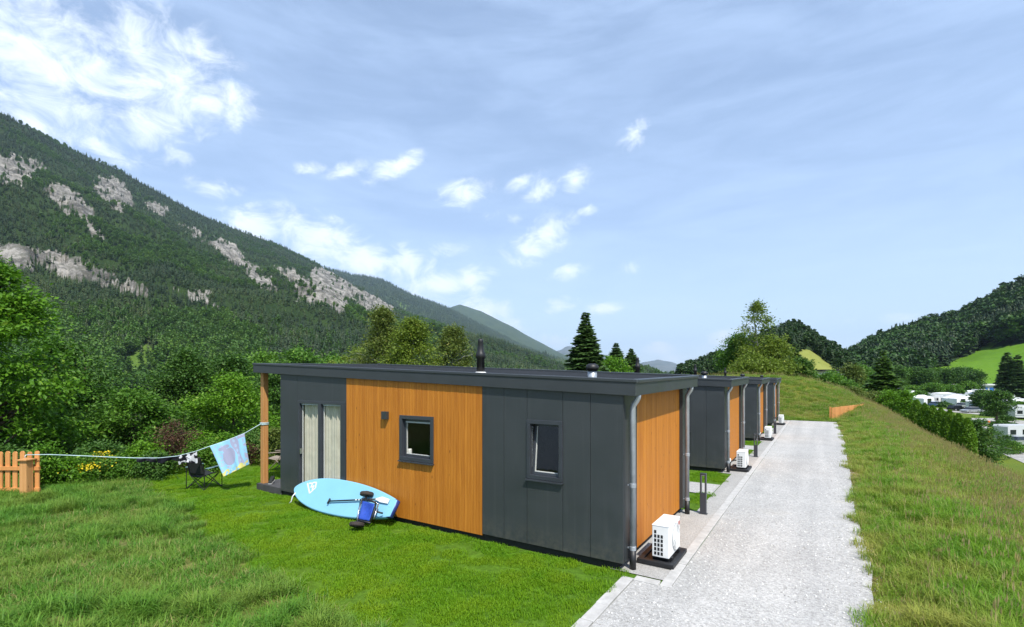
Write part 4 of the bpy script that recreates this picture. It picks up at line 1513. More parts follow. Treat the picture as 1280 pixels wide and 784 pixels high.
# beyond the mound
G5 = 'bushes in a row behind the grass mound'
for k, (px, F, top, hw, lm, lb) in enumerate([
        (1014, 84, 466, 10, 'leaf_mid', 'leftmost green bush behind the grass mound'), (1033, 84, 468, 11, 'leaf_mid', 'second bush from the left behind the mound'),
        (1046, 82, 472, 11, 'leaf_bright', 'brighter bush behind the mound crest'), (1058, 80, 478, 10, 'leaf_mid', 'low bush above the wooden fence'),
        (1068, 78, 484, 9, 'leaf_mid', 'lowest bush at the right end of the row')]):
    btree('bush', px, F, top, hw, lb, 'bush', lm, .03, G5, 90, 36, .32, 90 + k, .75, .38, cat='bush', lump=.3, droop=0)
for k, (px, F, top, hw, lm, lb) in enumerate([
        (1064, 112, 459, 11, 'leaf_olive', 'pale olive tree above the mound bushes'), (1076, 120, 458, 12, 'leaf_mid', 'green tree right of the pale olive tree'), (1084, 125, 462, 14, 'leaf_dark', 'dark tree beside the big young spruce'),
        (1040, 118, 466, 9, 'leaf_mid', 'green tree at the foot of the knoll meadow')]):
    btree('broadleaf_tree', px, F, top, hw, lb, 'round', lm, .12, 'trees at the foot of the knoll', 110, 36, .5, 100 + k, 1.2, .38)
ctree(1104, 56, 437, 30, 'broad young green spruce on the bank crest', 111, 'needle_light', 'trees on the bank crest', whorls=22, per=8, dens=13, tuft=.36, power=.95, jit=.35, sparse=.08)
# hedge of thuja columns down the bank


def thuja(px, F, top, hw, label, seed):
    p = spot(px, F)
    h = max(.7, ht(top, F, p.z))
    r = hw / FPX * F
    rs = np.random.default_rng(seed)
    root = empty('thuja', p, rs.random() * 6, label, 'hedge plant', 'clipped thujas in the hedge')
    n = 5200
    q = rs.random(n)
    th = rs.random(n) * 6.283
    rr = r * np.interp(q, [0, .15, .6, .88, 1], [.8, 1, .85, .5, .08]) * (1 + .5 * (fbm(np.cos(th) * 2 + seed, np.sin(th) * 2 + q * 5, 3, seed) - .5)) * rs.random(n) ** .22
    P = np.stack([rr * np.cos(th), rr * np.sin(th), q * h], -1)
    D = np.stack([np.cos(th) * .35, np.sin(th) * .35, np.ones(n)], -1)
    V, F_ = leaf_quads(P, .17 * rs.uniform(.6, 1.2, n), .1, rs, .5, D)
    v = np.clip(.5 * fbm(th * 2, q * 9, 3, seed) * 1.4 + .45 * rs.random(n), 0, 1) * .9
    link('foliage', np_mesh('thuja_foliage', V, F_, MT['leaf_thuja'], False, fattr={'var': v}), root)
    b = MB(); b.tube([(0, 0, -.2), (0, 0, h * .8)], [.05, .02], 6); b.build('stem', MT['bark'], root)


for k, (px, F, top, hw) in enumerate([(1146, 44, 500, 8.5), (1156, 41, 504, 8.5), (1166, 38.5, 507, 9), (1176, 36, 510, 9.5), (1187, 34, 513, 10), (1198, 32, 517, 10), (1209, 30.5, 523, 10)]):
    thuja(px, F, top, hw, ['farthest thuja column of the hedge by the bushes', 'second farthest thuja column in the hedge', 'third farthest thuja column in the hedge', 'middle thuja column of the hedge', 'third nearest thuja column in the hedge',
                           'second nearest thuja column in the hedge', 'nearest thuja column at the hedge end'][k], 120 + k)
G6 = 'bushes along the bank crest'
for k, (px, F, top, hw, lm, lb) in enumerate([
        (1088, 50, 492, 15, 'leaf_olive', 'dull olive bush at the foot of the young spruce'), (1112, 48, 490, 14, 'leaf_bright', 'bright bush right of the young spruce'), (1132, 46, 490, 11, 'leaf_bright', 'light green bush at the far hedge end'),
        (1222, 36, 527, 14, 'leaf_dark', 'dark green rounded bush at the near hedge end'), (1240, 62, 537, 22, 'leaf_dark', 'large rounded dark bush beside the gravel road'),
        (1218, 58, 540, 12, 'leaf_mid', 'small bush left of the large rounded one'), (1262, 66, 551, 14, 'leaf_mid', 'low bush in front of the motorhome'), (1066, 46, 502, 10, 'leaf_olive', 'dry olive bush above the wooden fence end')]):
    btree('bush', px, F, top, hw, lb, 'bush', lm, .03, G6, 110, 40, .17, 130 + k, .42, .38, cat='bush', lump=.3, droop=0)

# low hedges between the pitches
for k, (px, py, hw, top, lb) in enumerate([(1180, 509, 9, 505, 'low green hedge bit below the middle caravans'), (1200, 507.5, 7, 503, 'low green hedge bit under the peaked tent'), (1218, 508, 6, 504, 'small hedge bush left of the gazebo'),
                                           (1240, 520.5, 9, 516, 'low hedge bush on the track under the round tree'), (1255, 526, 8, 521.5, 'hedge bush beside the camp road right of the trunk'), (1250, 534, 9, 528, 'dark hedge bush behind the large motorhome'),
                                           (1262, 535, 7, 529.5, 'second hedge bush behind the large motorhome'), (1270, 522, 6, 517, 'hedge bush below the right caravans')]):
    p, F = ground_hit(px, py, 48)
    btree('bush', px, F, top, hw, lb, 'bush', 'leaf_dark', .03, 'hedge bushes on the campsite', 110, 36, .0036 * F, 230 + k, .005 * F, .36, cat='bush', pz=p.z, lump=.25, droop=0)

# campsite trees
G7 = 'trees on the campsite'
for k, (px, py, top, hw, lm, lb) in enumerate([
        (1246, 529, 489, 16, 'leaf_dark', 'round headed tree with bare trunk by the camp road'), (1226, 515, 489, 9, 'leaf_dark', 'dark tree left of the round headed camp tree'),
        (1165, 498, 481, 11, 'leaf_mid', 'broad green camp tree above the hedge'), (1190, 498, 483, 10, 'leaf_mid', 'broad camp tree between the white awnings'), (1208, 493, 479, 9, 'leaf_mid', 'camp tree in front of the service building left end'),
        (1150, 503, 491, 7, 'leaf_mid', 'low camp tree behind the far hedge end'), (1264, 497, 477, 9, 'leaf_dark', 'dark tree right of the blue doors'), (1278, 503, 479, 11, 'leaf_dark', 'dark camp tree at the right edge'),
        (1232, 507, 490, 8, 'leaf_mid', 'small tree between caravans left of the round one'), (1140, 496, 484, 9, 'leaf_mid', 'small far camp tree near the young spruce'), (1275, 516, 504, 8, 'leaf_mid', 'small green shrub tree beside the right caravans')]):
    p, F = ground_hit(px, py, 50)
    btree('broadleaf_tree', px, F, top, hw, lb, 'round', lm, .28, G7, 190, 40, .0034 * F, 150 + k, .0058 * F, .36, pz=p.z, tr=.22 if k == 0 else None, lump=.25)
G8 = 'trees in a row at the hill foot'
xs = [1095, 1113, 1121, 1134, 1147, 1159, 1171, 1184, 1197, 1209, 1219]
words = ['first', 'second', 'third', 'fourth', 'fifth', 'sixth', 'seventh', 'eighth', 'ninth', 'tenth', 'eleventh']
for k, px in enumerate(xs):
    F = 205 + 5 * math.sin(k * 2.3)
    btree('broadleaf_tree', px, F, [466, 462, 459, 462, 460, 463, 461, 462, 460, 461, 465][k], 9.5, 'dark tree, %s from left in the hill foot row' % words[k], 'round', 'leaf_dark' if k % 3 else 'leaf_mid', .10, G8, 140, 40, .62, 170 + k, 1.4, .36, lump=.3)
ctree(1259, 158, 440, 13, 'left dark spruce of the pair on the meadow', 191, 'needle', 'spruce pair below the meadow', tuft=.5, power=.6, z0=.02, sparse=0)
ctree(1272, 155, 443, 11, 'right dark spruce of the pair on the meadow', 192, 'needle', 'spruce pair below the meadow', tuft=.5, power=.6, z0=.02, sparse=0)

# ------------------------------------------------------------------ the cabins
RX0, RX1, RY0, RY1 = -12.9, -2.36, 7.14, 11.54


def zb(x, y=RY0):
    return 2.745 + .0417 * (RX1 - x) + .020 * (y - RY0)


def zat(px, py, Y=HY0):
    x = wallX(px, Y)
    return EYE - (py - HY) / FPX * depth(x, Y)


def make_cabin():
    O = Vector((-7.2, 9.3, 0))
    root = empty('cabin', O)
    B = lambda b, n, m, par=root, **k: b.build(n, m, par, O, **k)
    Y0 = HY0
    wx = lambda p: wallX(p, Y0)
    xa, xb = wx(433), wx(602.6)
    zbot = .13
    # openings: x0,x1,z0,z1
    w1 = (wx(500.3), wx(542.3), zat(521, 577), zat(521, 520))
    w2 = (wx(658.8), wx(703.5), zat(681, 600.5), zat(681, 525.6))
    dr = (wx(372.8), wx(431.6), .17, zat(402, 501.5))

    def strip(b, x0, x1, y0, y1, ops=(), gap=.004, zl=zbot, which=None):
        """cladding between x0 and x1 with the openings left free"""
        cuts = sorted({x0, x1, *[c for o in ops for c in o[:2] if x0 < c < x1]})
        for p, q in zip(cuts, cuts[1:]):
            g0 = gap if p == x0 else 0
            g1 = gap if q == x1 else 0
            spans = [(zl, None)]
            for o in ops:
                if p >= o[0] - 1e-6 and q <= o[1] + 1e-6:
                    spans = {None: [(zl, o[2]), (o[3], None)], 'lo': [(zl, o[2])], 'hi': [(o[3], None)]}[which]
            for za, zc in spans:
                if zc is not None and zc - za < .01: continue
                ta = zb(p, y0) + .03 if zc is None else zc
                tb = zb(q, y0) + .03 if zc is None else zc
                b.hexa([(p + g0, y0, za), (q - g1, y0, za), (q - g1, y1, za), (p + g0, y1, za), (p + g0, y0, ta), (q - g1, y0, tb), (q - g1, y1, tb), (p + g0, y1, ta)])

    ops = [w1, w2, dr]
    # structural shell (dark, behind the cladding)
    s = MB()
    strip(s, HX0 + .01, HX1 - .105, Y0 + .045, Y0 + .12, ops, 0, .10)
    B(s, 'wall', MT['plinth'])
    s = MB()
    s.hexa([(HX0, HY1 - .1, .1), (HX1 - .06, HY1 - .1, .1), (HX1 - .06, HY1, .1), (HX0, HY1, .1), (HX0, HY1 - .1, zb(HX0)), (HX1 - .06, HY1 - .1, zb(HX1)), (HX1 - .06, HY1, zb(HX1)), (HX0, HY1, zb(HX0))])
    B(s, 'wall', MT['anthracite'])
    s = MB()
    s.box(HX0 + .001, HX0 + .10, Y0 + .125, HY1 - .102, .1, zb(HX0) + .02)
    B(s, 'wall', MT['anthracite'])
    s = MB()
    s.box(HX0 + .11, HX1 - .17, Y0 + .13, HY1 - .11, .11, .16)
    s.box(-4.8, -4.72, Y0 + .13, HY1 - .11, .16, 2.7)
    s.box(-8.6, -8.52, Y0 + .13, HY1 - .11, .16, 2.7)
    s.box(HX0 + .11, HX1 - .17, 9.6, 9.68, .165, 2.7)
    B(s, 'interior_wall', MT['interior'])
    s = MB()
    s.box(HX0 + .02, HX1 - .12, Y0 + .06, HY1 - .02, -.1, .099)
    B(s, 'plinth', MT['plinth'])
    # cladding of the long side
    xs = [HX0, wx(371.5), xa]
    s = MB()
    strip(s, xs[0], xs[1], Y0, Y0 + .04, ops)
    B(s, 'grey_panel', MT['anthracite'])
    s = MB()
    strip(s, xs[1], xs[2], Y0, Y0 + .04, ops)
    B(s, 'grey_panel', MT['anthracite'])
    for p in (602.6, 630, 659.0, 703.3, 738):
        q = {602.6: 630, 630: 659.0, 659.0: 703.3, 703.3: 738, 738: 779}[p]
        for wh in (('lo', 'hi') if p == 659.0 else (None,)):
            s = MB()
            s.cv = random.random()
            a_, b_ = (w2[0], w2[1]) if wh else (wx(p), wx(q))
            if p == 630: b_ = w2[0]
            if p == 703.3: a_ = w2[1]
            strip(s, a_ + (.002 if p == 602.6 else 0), b_, Y0, Y0 + .04, ops, .0035, which=wh)
            B(s, 'grey_panel', MT['anthracite'])
    s = MB()
    nb = 56
    r = random.Random(5)
    for k in range(nb):
        p, q = xa + (xb - xa) * k / nb, xa + (xb - xa) * (k + 1) / nb
        s.cv = r.random()
        # each board has bevelled edges
        strip(s, p, q, Y0 - .004 + r.uniform(0, .003), Y0 + .04, [(max(o[0], p), min(o[1], q), o[2], o[3]) for o in ops if o[0] < q and o[1] > p], .003, .10)
    B(s, 'wood_cladding', MT['wood'])
    # gable end towards the path
    s = MB()
    xg = HX1
    s.hexa([(xg - .10, Y0 + .0415, zbot), (xg, Y0 + .0415, zbot), (xg, 7.86, zbot), (xg - .10, 7.86, zbot), (xg - .10, Y0 + .0415, zb(xg) + .02), (xg, Y0 + .0415, zb(xg) + .02), (xg, 7.86, zb(xg) + .035), (xg - .10, 7.86, zb(xg) + .035)])
    B(s, 'grey_panel', MT['anthracite2'])
    s = MB()
    s.hexa([(xg - .10, 11.02, zbot), (xg, 11.02, zbot), (xg, HY1, zbot), (xg - .10, HY1, zbot), (xg - .10, 11.02, zb(xg, 11) + .02), (xg, 11.02, zb(xg, 11) + .02), (xg, HY1, zb(xg, 11.4) + .02), (xg - .10, HY1, zb(xg, 11.4) + .02)])
    B(s, 'grey_panel', MT['anthracite2'])
    s = MB()
    nb = 34
    for k in range(nb):
        p, q = 7.865 + 3.15 * k / nb, 7.865 + 3.15 * (k + 1) / nb
        s.cv = r.random()
        x1 = xg - .072 + r.uniform(0, .003)
        s.hexa([(x1 - .03, p + .003, zbot - .02), (x1, p + .003, zbot - .02), (x1, q - .003, zbot - .02), (x1 - .03, q - .003, zbot - .02),
                (x1 - .03, p + .003, zb(xg, p) + .02), (x1, p + .003, zb(xg, p) + .02), (x1, q - .003, zb(xg, q) + .02), (x1 - .03, q - .003, zb(xg, q) + .02)])
    B(s, 'wood_cladding', MT['wood'])
    s = MB()
    s.box(xg - .16, xg - .106, Y0 + .125, HY1 - .05, .1, 2.7)
    B(s, 'wall', MT['plinth'])
    # roof
    def slab(b, x0, x1, y0, y1, dz0, dz1):
        P = [(x, y, zb(x, y) + dz) for dz in (dz0, dz1) for x, y in ((x0, y0), (x1, y0), (x1, y1), (x0, y1))]
        b.hexa(P)
    s = MB()
    slab(s, RX0 + .03, RX1 - .03, RY0 + .03, RY1 - .03, .03, .215)
    roof = B(s, 'roof', MT['membrane'])
    s = MB()
    slab(s, RX0, RX1, RY0, RY0 + .028, 0, .195)
    slab(s, RX0, RX1, RY1 - .028, RY1, 0, .195)
    slab(s, RX1 - .028, RX1 - .0005, RY0 + .0285, RY1 - .0285, 0, .195)
    slab(s, RX0 + .0005, RX0 + .028, RY0 + .0285, RY1 - .0285, 0, .195)
    B(s, 'fascia', MT['anthracite2'], roof)
    s = MB()
    slab(s, RX0 - .025, RX1 + .025, RY0 - .014, RY0 + .09, .1955, .252)
    slab(s, RX0 - .025, RX1 + .025, RY1 - .09, RY1 + .025, .1955, .262)
    slab(s, RX1 - .09, RX1 + .0245, RY0 + .0905, RY1 - .0905, .1955, .251)
    slab(s, RX0 - .0245, RX0 + .09, RY0 + .0905, RY1 - .0905, .1955, .251)
    B(s, 'roof_edge_trim', MT['anthracite2'], roof, bevel=.012)
    # flue and vent
    s = MB()
    fx, fy = -5.45, 7.38
    z0 = zb(fx, fy) + .21
    s.lathe((fx, fy, z0), [(.075, .02), (.075, .30), (.092, .315), (.095, .36), (.088, .40), (.070, .43), (.062, .50), (.050, .60), (.052, .605), (.052, .655), (.035, .68)], 18)
    fl = B(s, 'chimney', MT['black'], smooth=True)
    s = MB()
    s.lathe((fx, fy, z0), [(.14, -.01), (.10, .045), (.080, .05)], 18)
    B(s, 'flashing', MT['white_metal'], fl)
    s = MB()
    vx, vy = -3.25, 7.58
    z0 = zb(vx, vy) + .21
    s.lathe((vx, vy, z0), [(.09, -.01), (.078, .02), (.078, .13)], 18)
    v = B(s, 'roof_vent', MT['zinc'], smooth=True)
    s = MB()
    s.lathe((vx, vy, z0), [(.07, .131), (.075, .15), (.108, .155), (.112, .20), (.095, .24), (.05, .262)], 18)
    B(s, 'vent_cap', MT['black'], v, smooth=True)
    # downpipes
    for y in (7.41, 11.10):
        s = MB()
        z1 = zb(RX1, y) + .015
        s.tube([(-2.405, y, z1), (-2.405, y, z1 - .05), (-2.42, y, z1 - .09), (-2.475, y, z1 - .17), (-2.49, y, z1 - .21), (-2.49, y, .30)], .045, 14)
        dp = B(s, 'downpipe', MT['zinc'], smooth=True)
        for z in (.33, 1.32):
            s = MB()
            s.lathe((-2.49, y, z), [(.046, -.035), (.052, -.03), (.052, .03), (.046, .035)], 14)
            s.box(-2.572, -2.53, y - .012, y + .012, z - .012, z + .012)
            B(s, 'pipe_clip', MT['zinc'], dp)
        s = MB()
        s.tube([(-2.49, y, -.05), (-2.49, y, .295)], .052, 14)
        B(s, 'pipe_foot', MT['black'], dp, smooth=True)

    # windows
    def window(o, fw, proud, tilt, blind):
        x0, x1, z0, z1 = o
        s = MB()
        ya, yb_ = Y0 - proud, Y0 + .10
        s.box(x0, x1, ya, yb_, z1 - fw, z1); s.box(x0, x1, ya, yb_, z0, z0 + fw)
        s.box(x0, x0 + fw, ya, yb_, z0 + fw, z1 - fw); s.box(x1 - fw, x1, ya, yb_, z0 + fw, z1 - fw)
        f = B(s, 'window', MT['frame'], bevel=.004)
        # sill
        s = MB()
        s.hexa([(x0 - .012, ya - .035, z0 - .03), (x1 + .012, ya - .035, z0 - .03), (x1 + .012, Y0 + .03, z0 - .012), (x0 - .012, Y0 + .03, z0 - .012),
                (x0 - .012, ya - .035, z0 - .008), (x1 + .012, ya - .035, z0 - .008), (x1 + .012, Y0 + .03, z0 - .002), (x0 - .012, Y0 + .03, z0 - .002)])
        B(s, 'window_sill', MT['frame'], f)
        # sash
        a, b, c, d = x0 + fw + .004, x1 - fw - .004, z0 + fw + .004, z1 - fw - .004
        sw = .045
        yy = Y0 + .04
        T = lambda x, y, z: (x, y + (z - c) * math.tan(tilt), z)

        def bx(m, p, q, z_a, z_b, y_a, y_b):
            m.hexa([T(p, y_a, z_a), T(q, y_a, z_a), T(q, y_b, z_a), T(p, y_b, z_a), T(p, y_a, z_b), T(q, y_a, z_b), T(q, y_b, z_b), T(p, y_b, z_b)])
        s = MB()
        bx(s, a, b, d - sw, d, yy, yy + .05); bx(s, a, b, c, c + sw, yy, yy + .05)
        bx(s, a, a + sw, c + sw, d - sw, yy, yy + .05); bx(s, b - sw, b, c + sw, d - sw, yy, yy + .05)
        B(s, 'sash', MT['frame'], f)
        s = MB()
        g = .012
        for p, q, z_a, z_b in ((a + sw, b - sw, c + sw, c + sw + g), (a + sw, a + sw + g, c + sw + g, d - sw)):
            bx(s, p, q, z_a, z_b, yy + .022, yy + .045)
        B(s, 'spacer', MT['white_plastic'], f)
        s = MB()
        s.poly([T(a + sw, yy + .02, c + sw), T(b - sw, yy + .02, c + sw), T(b - sw, yy + .02, d - sw), T(a + sw, yy + .02, d - sw)])
        B(s, 'pane', MT['glass'], f)
        if blind:
            s = MB()
            bx(s, a + sw, b - sw, d - sw - .03, d - sw, yy - .002, yy + .015)
            B(s, 'blind_rail', MT['zinc'], f)
        if tilt:
            s = MB()
            s.box(x0 + fw + .001, x0 + fw + .014, Y0 + .05, Y0 + .07, c + .12, d - .04)
            B(s, 'handle', MT['steel'], f)
        return f
    window(w1, .075, .030, 0, True)
    window(w2, .070, .022, R_(6), False)
    # glazed double door
    x0, x1, z0, z1 = dr
    xm0, xm1 = wx(398.2), wx(401.6)
    xr = wx(426.3)
    xl = wx(375)
    s = MB()
    ya, yb_ = Y0 - .02, Y0 + .10
    s.box(x0, x1, ya, yb_, z1 - .07, z1)
    s.box(x0, x1, ya, yb_, z0 - .04, z0 + .04)
    for p, q in ((x0, xl), (xm0, xm1), (xr, x1)):
        s.box(p, q, ya, yb_, z0 + .04, z1 - .07)
    door = B(s, 'glass_door', MT['frame'], bevel=.004)
    for p, q in ((xl, xm0), (xm1, xr)):
        s = MB()
        w = .022
        s.box(p + .002, p + w, Y0 + .03, Y0 + .08, z0 + .042, z1 - .072)
        s.box(q - w, q - .002, Y0 + .03, Y0 + .08, z0 + .042, z1 - .072)
        B(s, 'sash', MT['frame'], door)
        s = MB()
        s.box(p + w, p + w + .012, Y0 + .05, Y0 + .075, z0 + .042, z1 - .11)
        B(s, 'spacer', MT['white_plastic'], door)
        s = MB(); s.box(p + w, q - w, Y0 + .028, Y0 + .06, z1 - .112, z1 - .073); B(s, 'blind_rail', MT['zinc'], door)
        s = MB(); s.poly([(p + w, Y0 + .05, z0 + .042), (q - w, Y0 + .05, z0 + .042), (q - w, Y0 + .05, z1 - .112), (p + w, Y0 + .05, z1 - .112)]); B(s, 'pane', MT['glass'], door)
        n = 90
        s = MB()
        pts = []
        r = random.Random(int(p * 100))
        for k in range(n + 1):
            u = k / n
            pts.append((p - .03 + (q - p + .06) * u, Y0 + .115 + .020 * math.sin(u * 27 + p * 3 + 2.2 * math.sin(u * 5 + p)) + .013 * math.sin(u * 63 + 1.3 + 3 * math.sin(u * 4))))
        for k in range(n):
            (ax, ay), (bx_, by) = pts[k], pts[k + 1]
            s.poly([(ax, ay, z0 + .02), (bx_, by, z0 + .02), (bx_, by + .0, z1 + .02), (ax, ay, z1 + .02)])
        B(s, 'curtain', MT['curtain'], door, smooth=True, weld=True)
    s = MB(); s.box(xl + .03, xl + .055, Y0 - .03, Y0 + .03, 1.15, 1.28); B(s, 'handle', MT['steel'], door, bevel=.004)
    # wall lamp
    lx0, lx1 = wx(480), wx(486.3)
    zl0, zl1 = zat(483, 524), zat(483, 514.3)
    s = MB()
    s.box(lx0, lx1, Y0 - .085, Y0 - .002, zl0, zl1)
    lp = B(s, 'wall_lamp', MT['anthracite2'], bevel=.006)
    # porch
    s = MB()
    nb = 12
    for k in range(nb):
        p, q = RY0 + .12 + (HY1 - RY0 - .14) * k / nb, RY0 + .12 + (HY1 - RY0 - .14) * (k + 1) / nb
        s.cv = random.random()
        s.box(-12.86, HX0 - .003, p + .003, q - .003, .145, .172)
    s.box(-12.87, HX0 - .002, RY0 + .09, RY0 + .118, .0, .171)
    s.box(-12.89, -12.862, RY0 + .09, HY1, .0, .171)
    s.box(-12.84, HX0 - .02, RY0 + .14, HY1 - .05, -.1, .143)
    B(s, 'deck', MT['deck'])
    for y in (7.36, 11.2):
        s = MB()
        s.box(-12.81, -12.67, y - .07, y + .07, .1725, zb(-12.74, y) + .028)
        B(s, 'porch_post', MT['postwood'], bevel=.006)
    return root


cabin = make_cabin()
cab_labels = ['nearest grey and larch clad cabin, the paddle board leaning on its long wall', 'second cabin in the row, just behind the nearest one', 'third cabin in the row with a narrow larch gable', 'farthest cabin in the row, next to the grass mound']
cabins = [cabin]
for k in range(1, 4):
    c = copy_tree(cabin)
    c.location.y += PITCH * k
    cabins.append(c)
for c, l in zip(cabins, cab_labels):
    tag(c, l, 'cabin', 'cabins in a row along the gravel path')


# ------------------------------------------------------------------ air conditioning units
def make_ac():
    O = Vector((-2.2, 8.14, 0))
    root = empty('air_conditioner', O)
    B = lambda b, n, m, par=root, **k: b.build(n, m, par, O, **k)
    x0, x1, y0, y1, z0, z1 = -2.30, -2.03, 7.80, 8.50, .125, .625
    s = MB()
    s.box(x0, x1, y0, y1, z0, z1)
    s.box(x0 - .006, x1 + .006, y0 - .006, y1 + .006, z1 + .0005, z1 + .018)
    body = B(s, 'casing', MT['white_metal'], bevel=.012, seg=3)
    # side grille, openings seen as dark squares
    s = MB()
    for i in range(3):
        for j in range(6):
            if j == 5 and i > 0: continue
            a = x0 + .035 + i * .052
            zz = z0 + .035 + j * .069
            s.box(a, a + .034, y0 - .004, y0 - .0005, zz, zz + .050)
    B(s, 'side_grille', MT['black'])
    # fan
    cy, cz, R = 8.22, .375, .215
    s = MB()
    for rr in np.linspace(.04, R, 9):
        n = 40
        s.tube([(x1 + .012, cy + rr * math.cos(2 * math.pi * k / n), cz + rr * math.sin(2 * math.pi * k / n)) for k in range(n + 1)], .0038, 5, cap=False)
    for k in range(12):
        a = 2 * math.pi * k / 12
        s.tube([(x1 + .014, cy + .03 * math.cos(a), cz + .03 * math.sin(a)), (x1 + .014, cy + R * math.cos(a), cz + R * math.sin(a))], .0032, 5)
    s.lathe((x1 + .004, cy, cz), [(.045, 0), (.045, .012), (.03, .016)], 16, axis=(1, 0, 0))
    g = B(s, 'fan_grille', MT['white_metal'])
    s = MB()
    s.lathe((x1 + .0005, cy, cz), [(R + .004, 0), (R + .004, .003)], 40, axis=(1, 0, 0))
    B(s, 'fan', MT['cgrey'], g)
    s = MB()
    s.box(x1 + .001, x1 + .004, 8.40, 8.475, z1 - .11, z1 - .045)
    B(s, 'badge', MT['cred'], bevel=.001)
    s = MB()
    s.box(x0 - .22, x1 + .10, y0 - .12, y0 - .02, .012, .085); s.box(x0 - .22, x1 + .10, y1 - .02, y1 + .09, .012, .085)
    s.box(x0 - .22, x0 - .14, y0 - .02, y1 - .02, .012, .075); s.box(x1 + .02, x1 + .10, y0 - .02, y1 - .02, .012, .08)
    s.box(x0 - .14, x1 + .02, y0 - .02, y1 - .02, .012, .05)
    B(s, 'base_tray', MT['black'], bevel=.01)
    for y in (y0 + .12, y1 - .12):
        s = MB()
        s.box(x0 - .02, x1 + .03, y - .03, y + .03, .0515, .1245)
        B(s, 'foot', MT['black'])
    return root, O


ac, O_ac = make_ac()
ac_labels = ['nearest white air conditioning unit on a black tray, beside the gravel', 'second white air conditioner, beside the second cabin gable', 'third white air conditioner, outside the third cabin', 'farthest white air conditioner, by the end of the path']
for k in range(4):
    a = ac if k == 0 else copy_tree(ac)
    a.location = O_ac + Vector((0, PITCH * k, 0))
    tag(a, ac_labels[k], 'air conditioner', 'air conditioners outside the cabins')
    if k:
        s = MB()
        s.tube([(-2.50, 7.86, .03), (-2.50, 7.84, .22), (-2.46, 7.84, .30), (-2.36, 7.86, .34), (-2.30, 7.88, .34)], .022, 8)
        h = s.build('hose', MT['black'], a, O_ac, smooth=True)
        s = MB(); s.lathe((-2.50, 7.80, .27), [(.03, 0), (.04, .03), (.04, .10), (.02, .13)], 10)
        s.build('hose_cover', MT['white_plastic'], h, O_ac, smooth=True)


# ------------------------------------------------------------------ bollard lamps
def make_bollard():
    O = Vector((0, 0, 0))
    root = empty('bollard_lamp', (-2.19, 11.3, .004))
    s = MB(); s.box(-.065, .065, -.045, .045, 0, .46)
    b = s.build('bollard_base', MT['frame'], root, bevel=.006)
    s = MB()
    s.box(-.065, -.035, -.045, .045, .4605, .86); s.box(.035, .065, -.045, .045, .4605, .86); s.box(-.065, .065, -.045, .045, .8605, .90)
    s.build('lamp_frame', MT['frame'], root, bevel=.005)
    s = MB(); s.box(-.034, .034, -.03, .03, .852, .86)
    s.build('lamp_lens', MT['white_plastic'], root)
    s = MB(); s.box(-.085, .085, -.065, .065, -.02, .008); s.build('foot_plate', MT['frame'], root)
    return root


bo = make_bollard()
for k, l in enumerate(['nearest slotted grey bollard lamp, beside the first cabin corner', 'middle grey bollard lamp, between second and third cabin', 'farthest grey bollard lamp, before the last cabin']):
    b = bo if k == 0 else copy_tree(bo)
    b.location = (-2.19 + .1 * (k > 0), 11.3 + PITCH * k, .004)
    tag(b, l, 'bollard lamp', 'bollard lamps along the path')

# ------------------------------------------------------------------ paddle board
LEAN = R_(55.5)
BU, BV, BN = Vector((1, 0, 0)), Vector((0, math.cos(LEAN), math.sin(LEAN))), Vector((0, -math.sin(LEAN), math.cos(LEAN)))
BP = Vector((-8.93, 6.63, .055))


def bpos(u, v, n):
    return BP + BU * u + BV * v + BN * n


def on_board(px, py, n=.004):
    d = at(px, py, 1.0) - Vector((0, 0, EYE))
    o = Vector((0, 0, EYE))
    k = (BP + BN * n - o).dot(BN) / d.dot(BN)
    return o + d * k


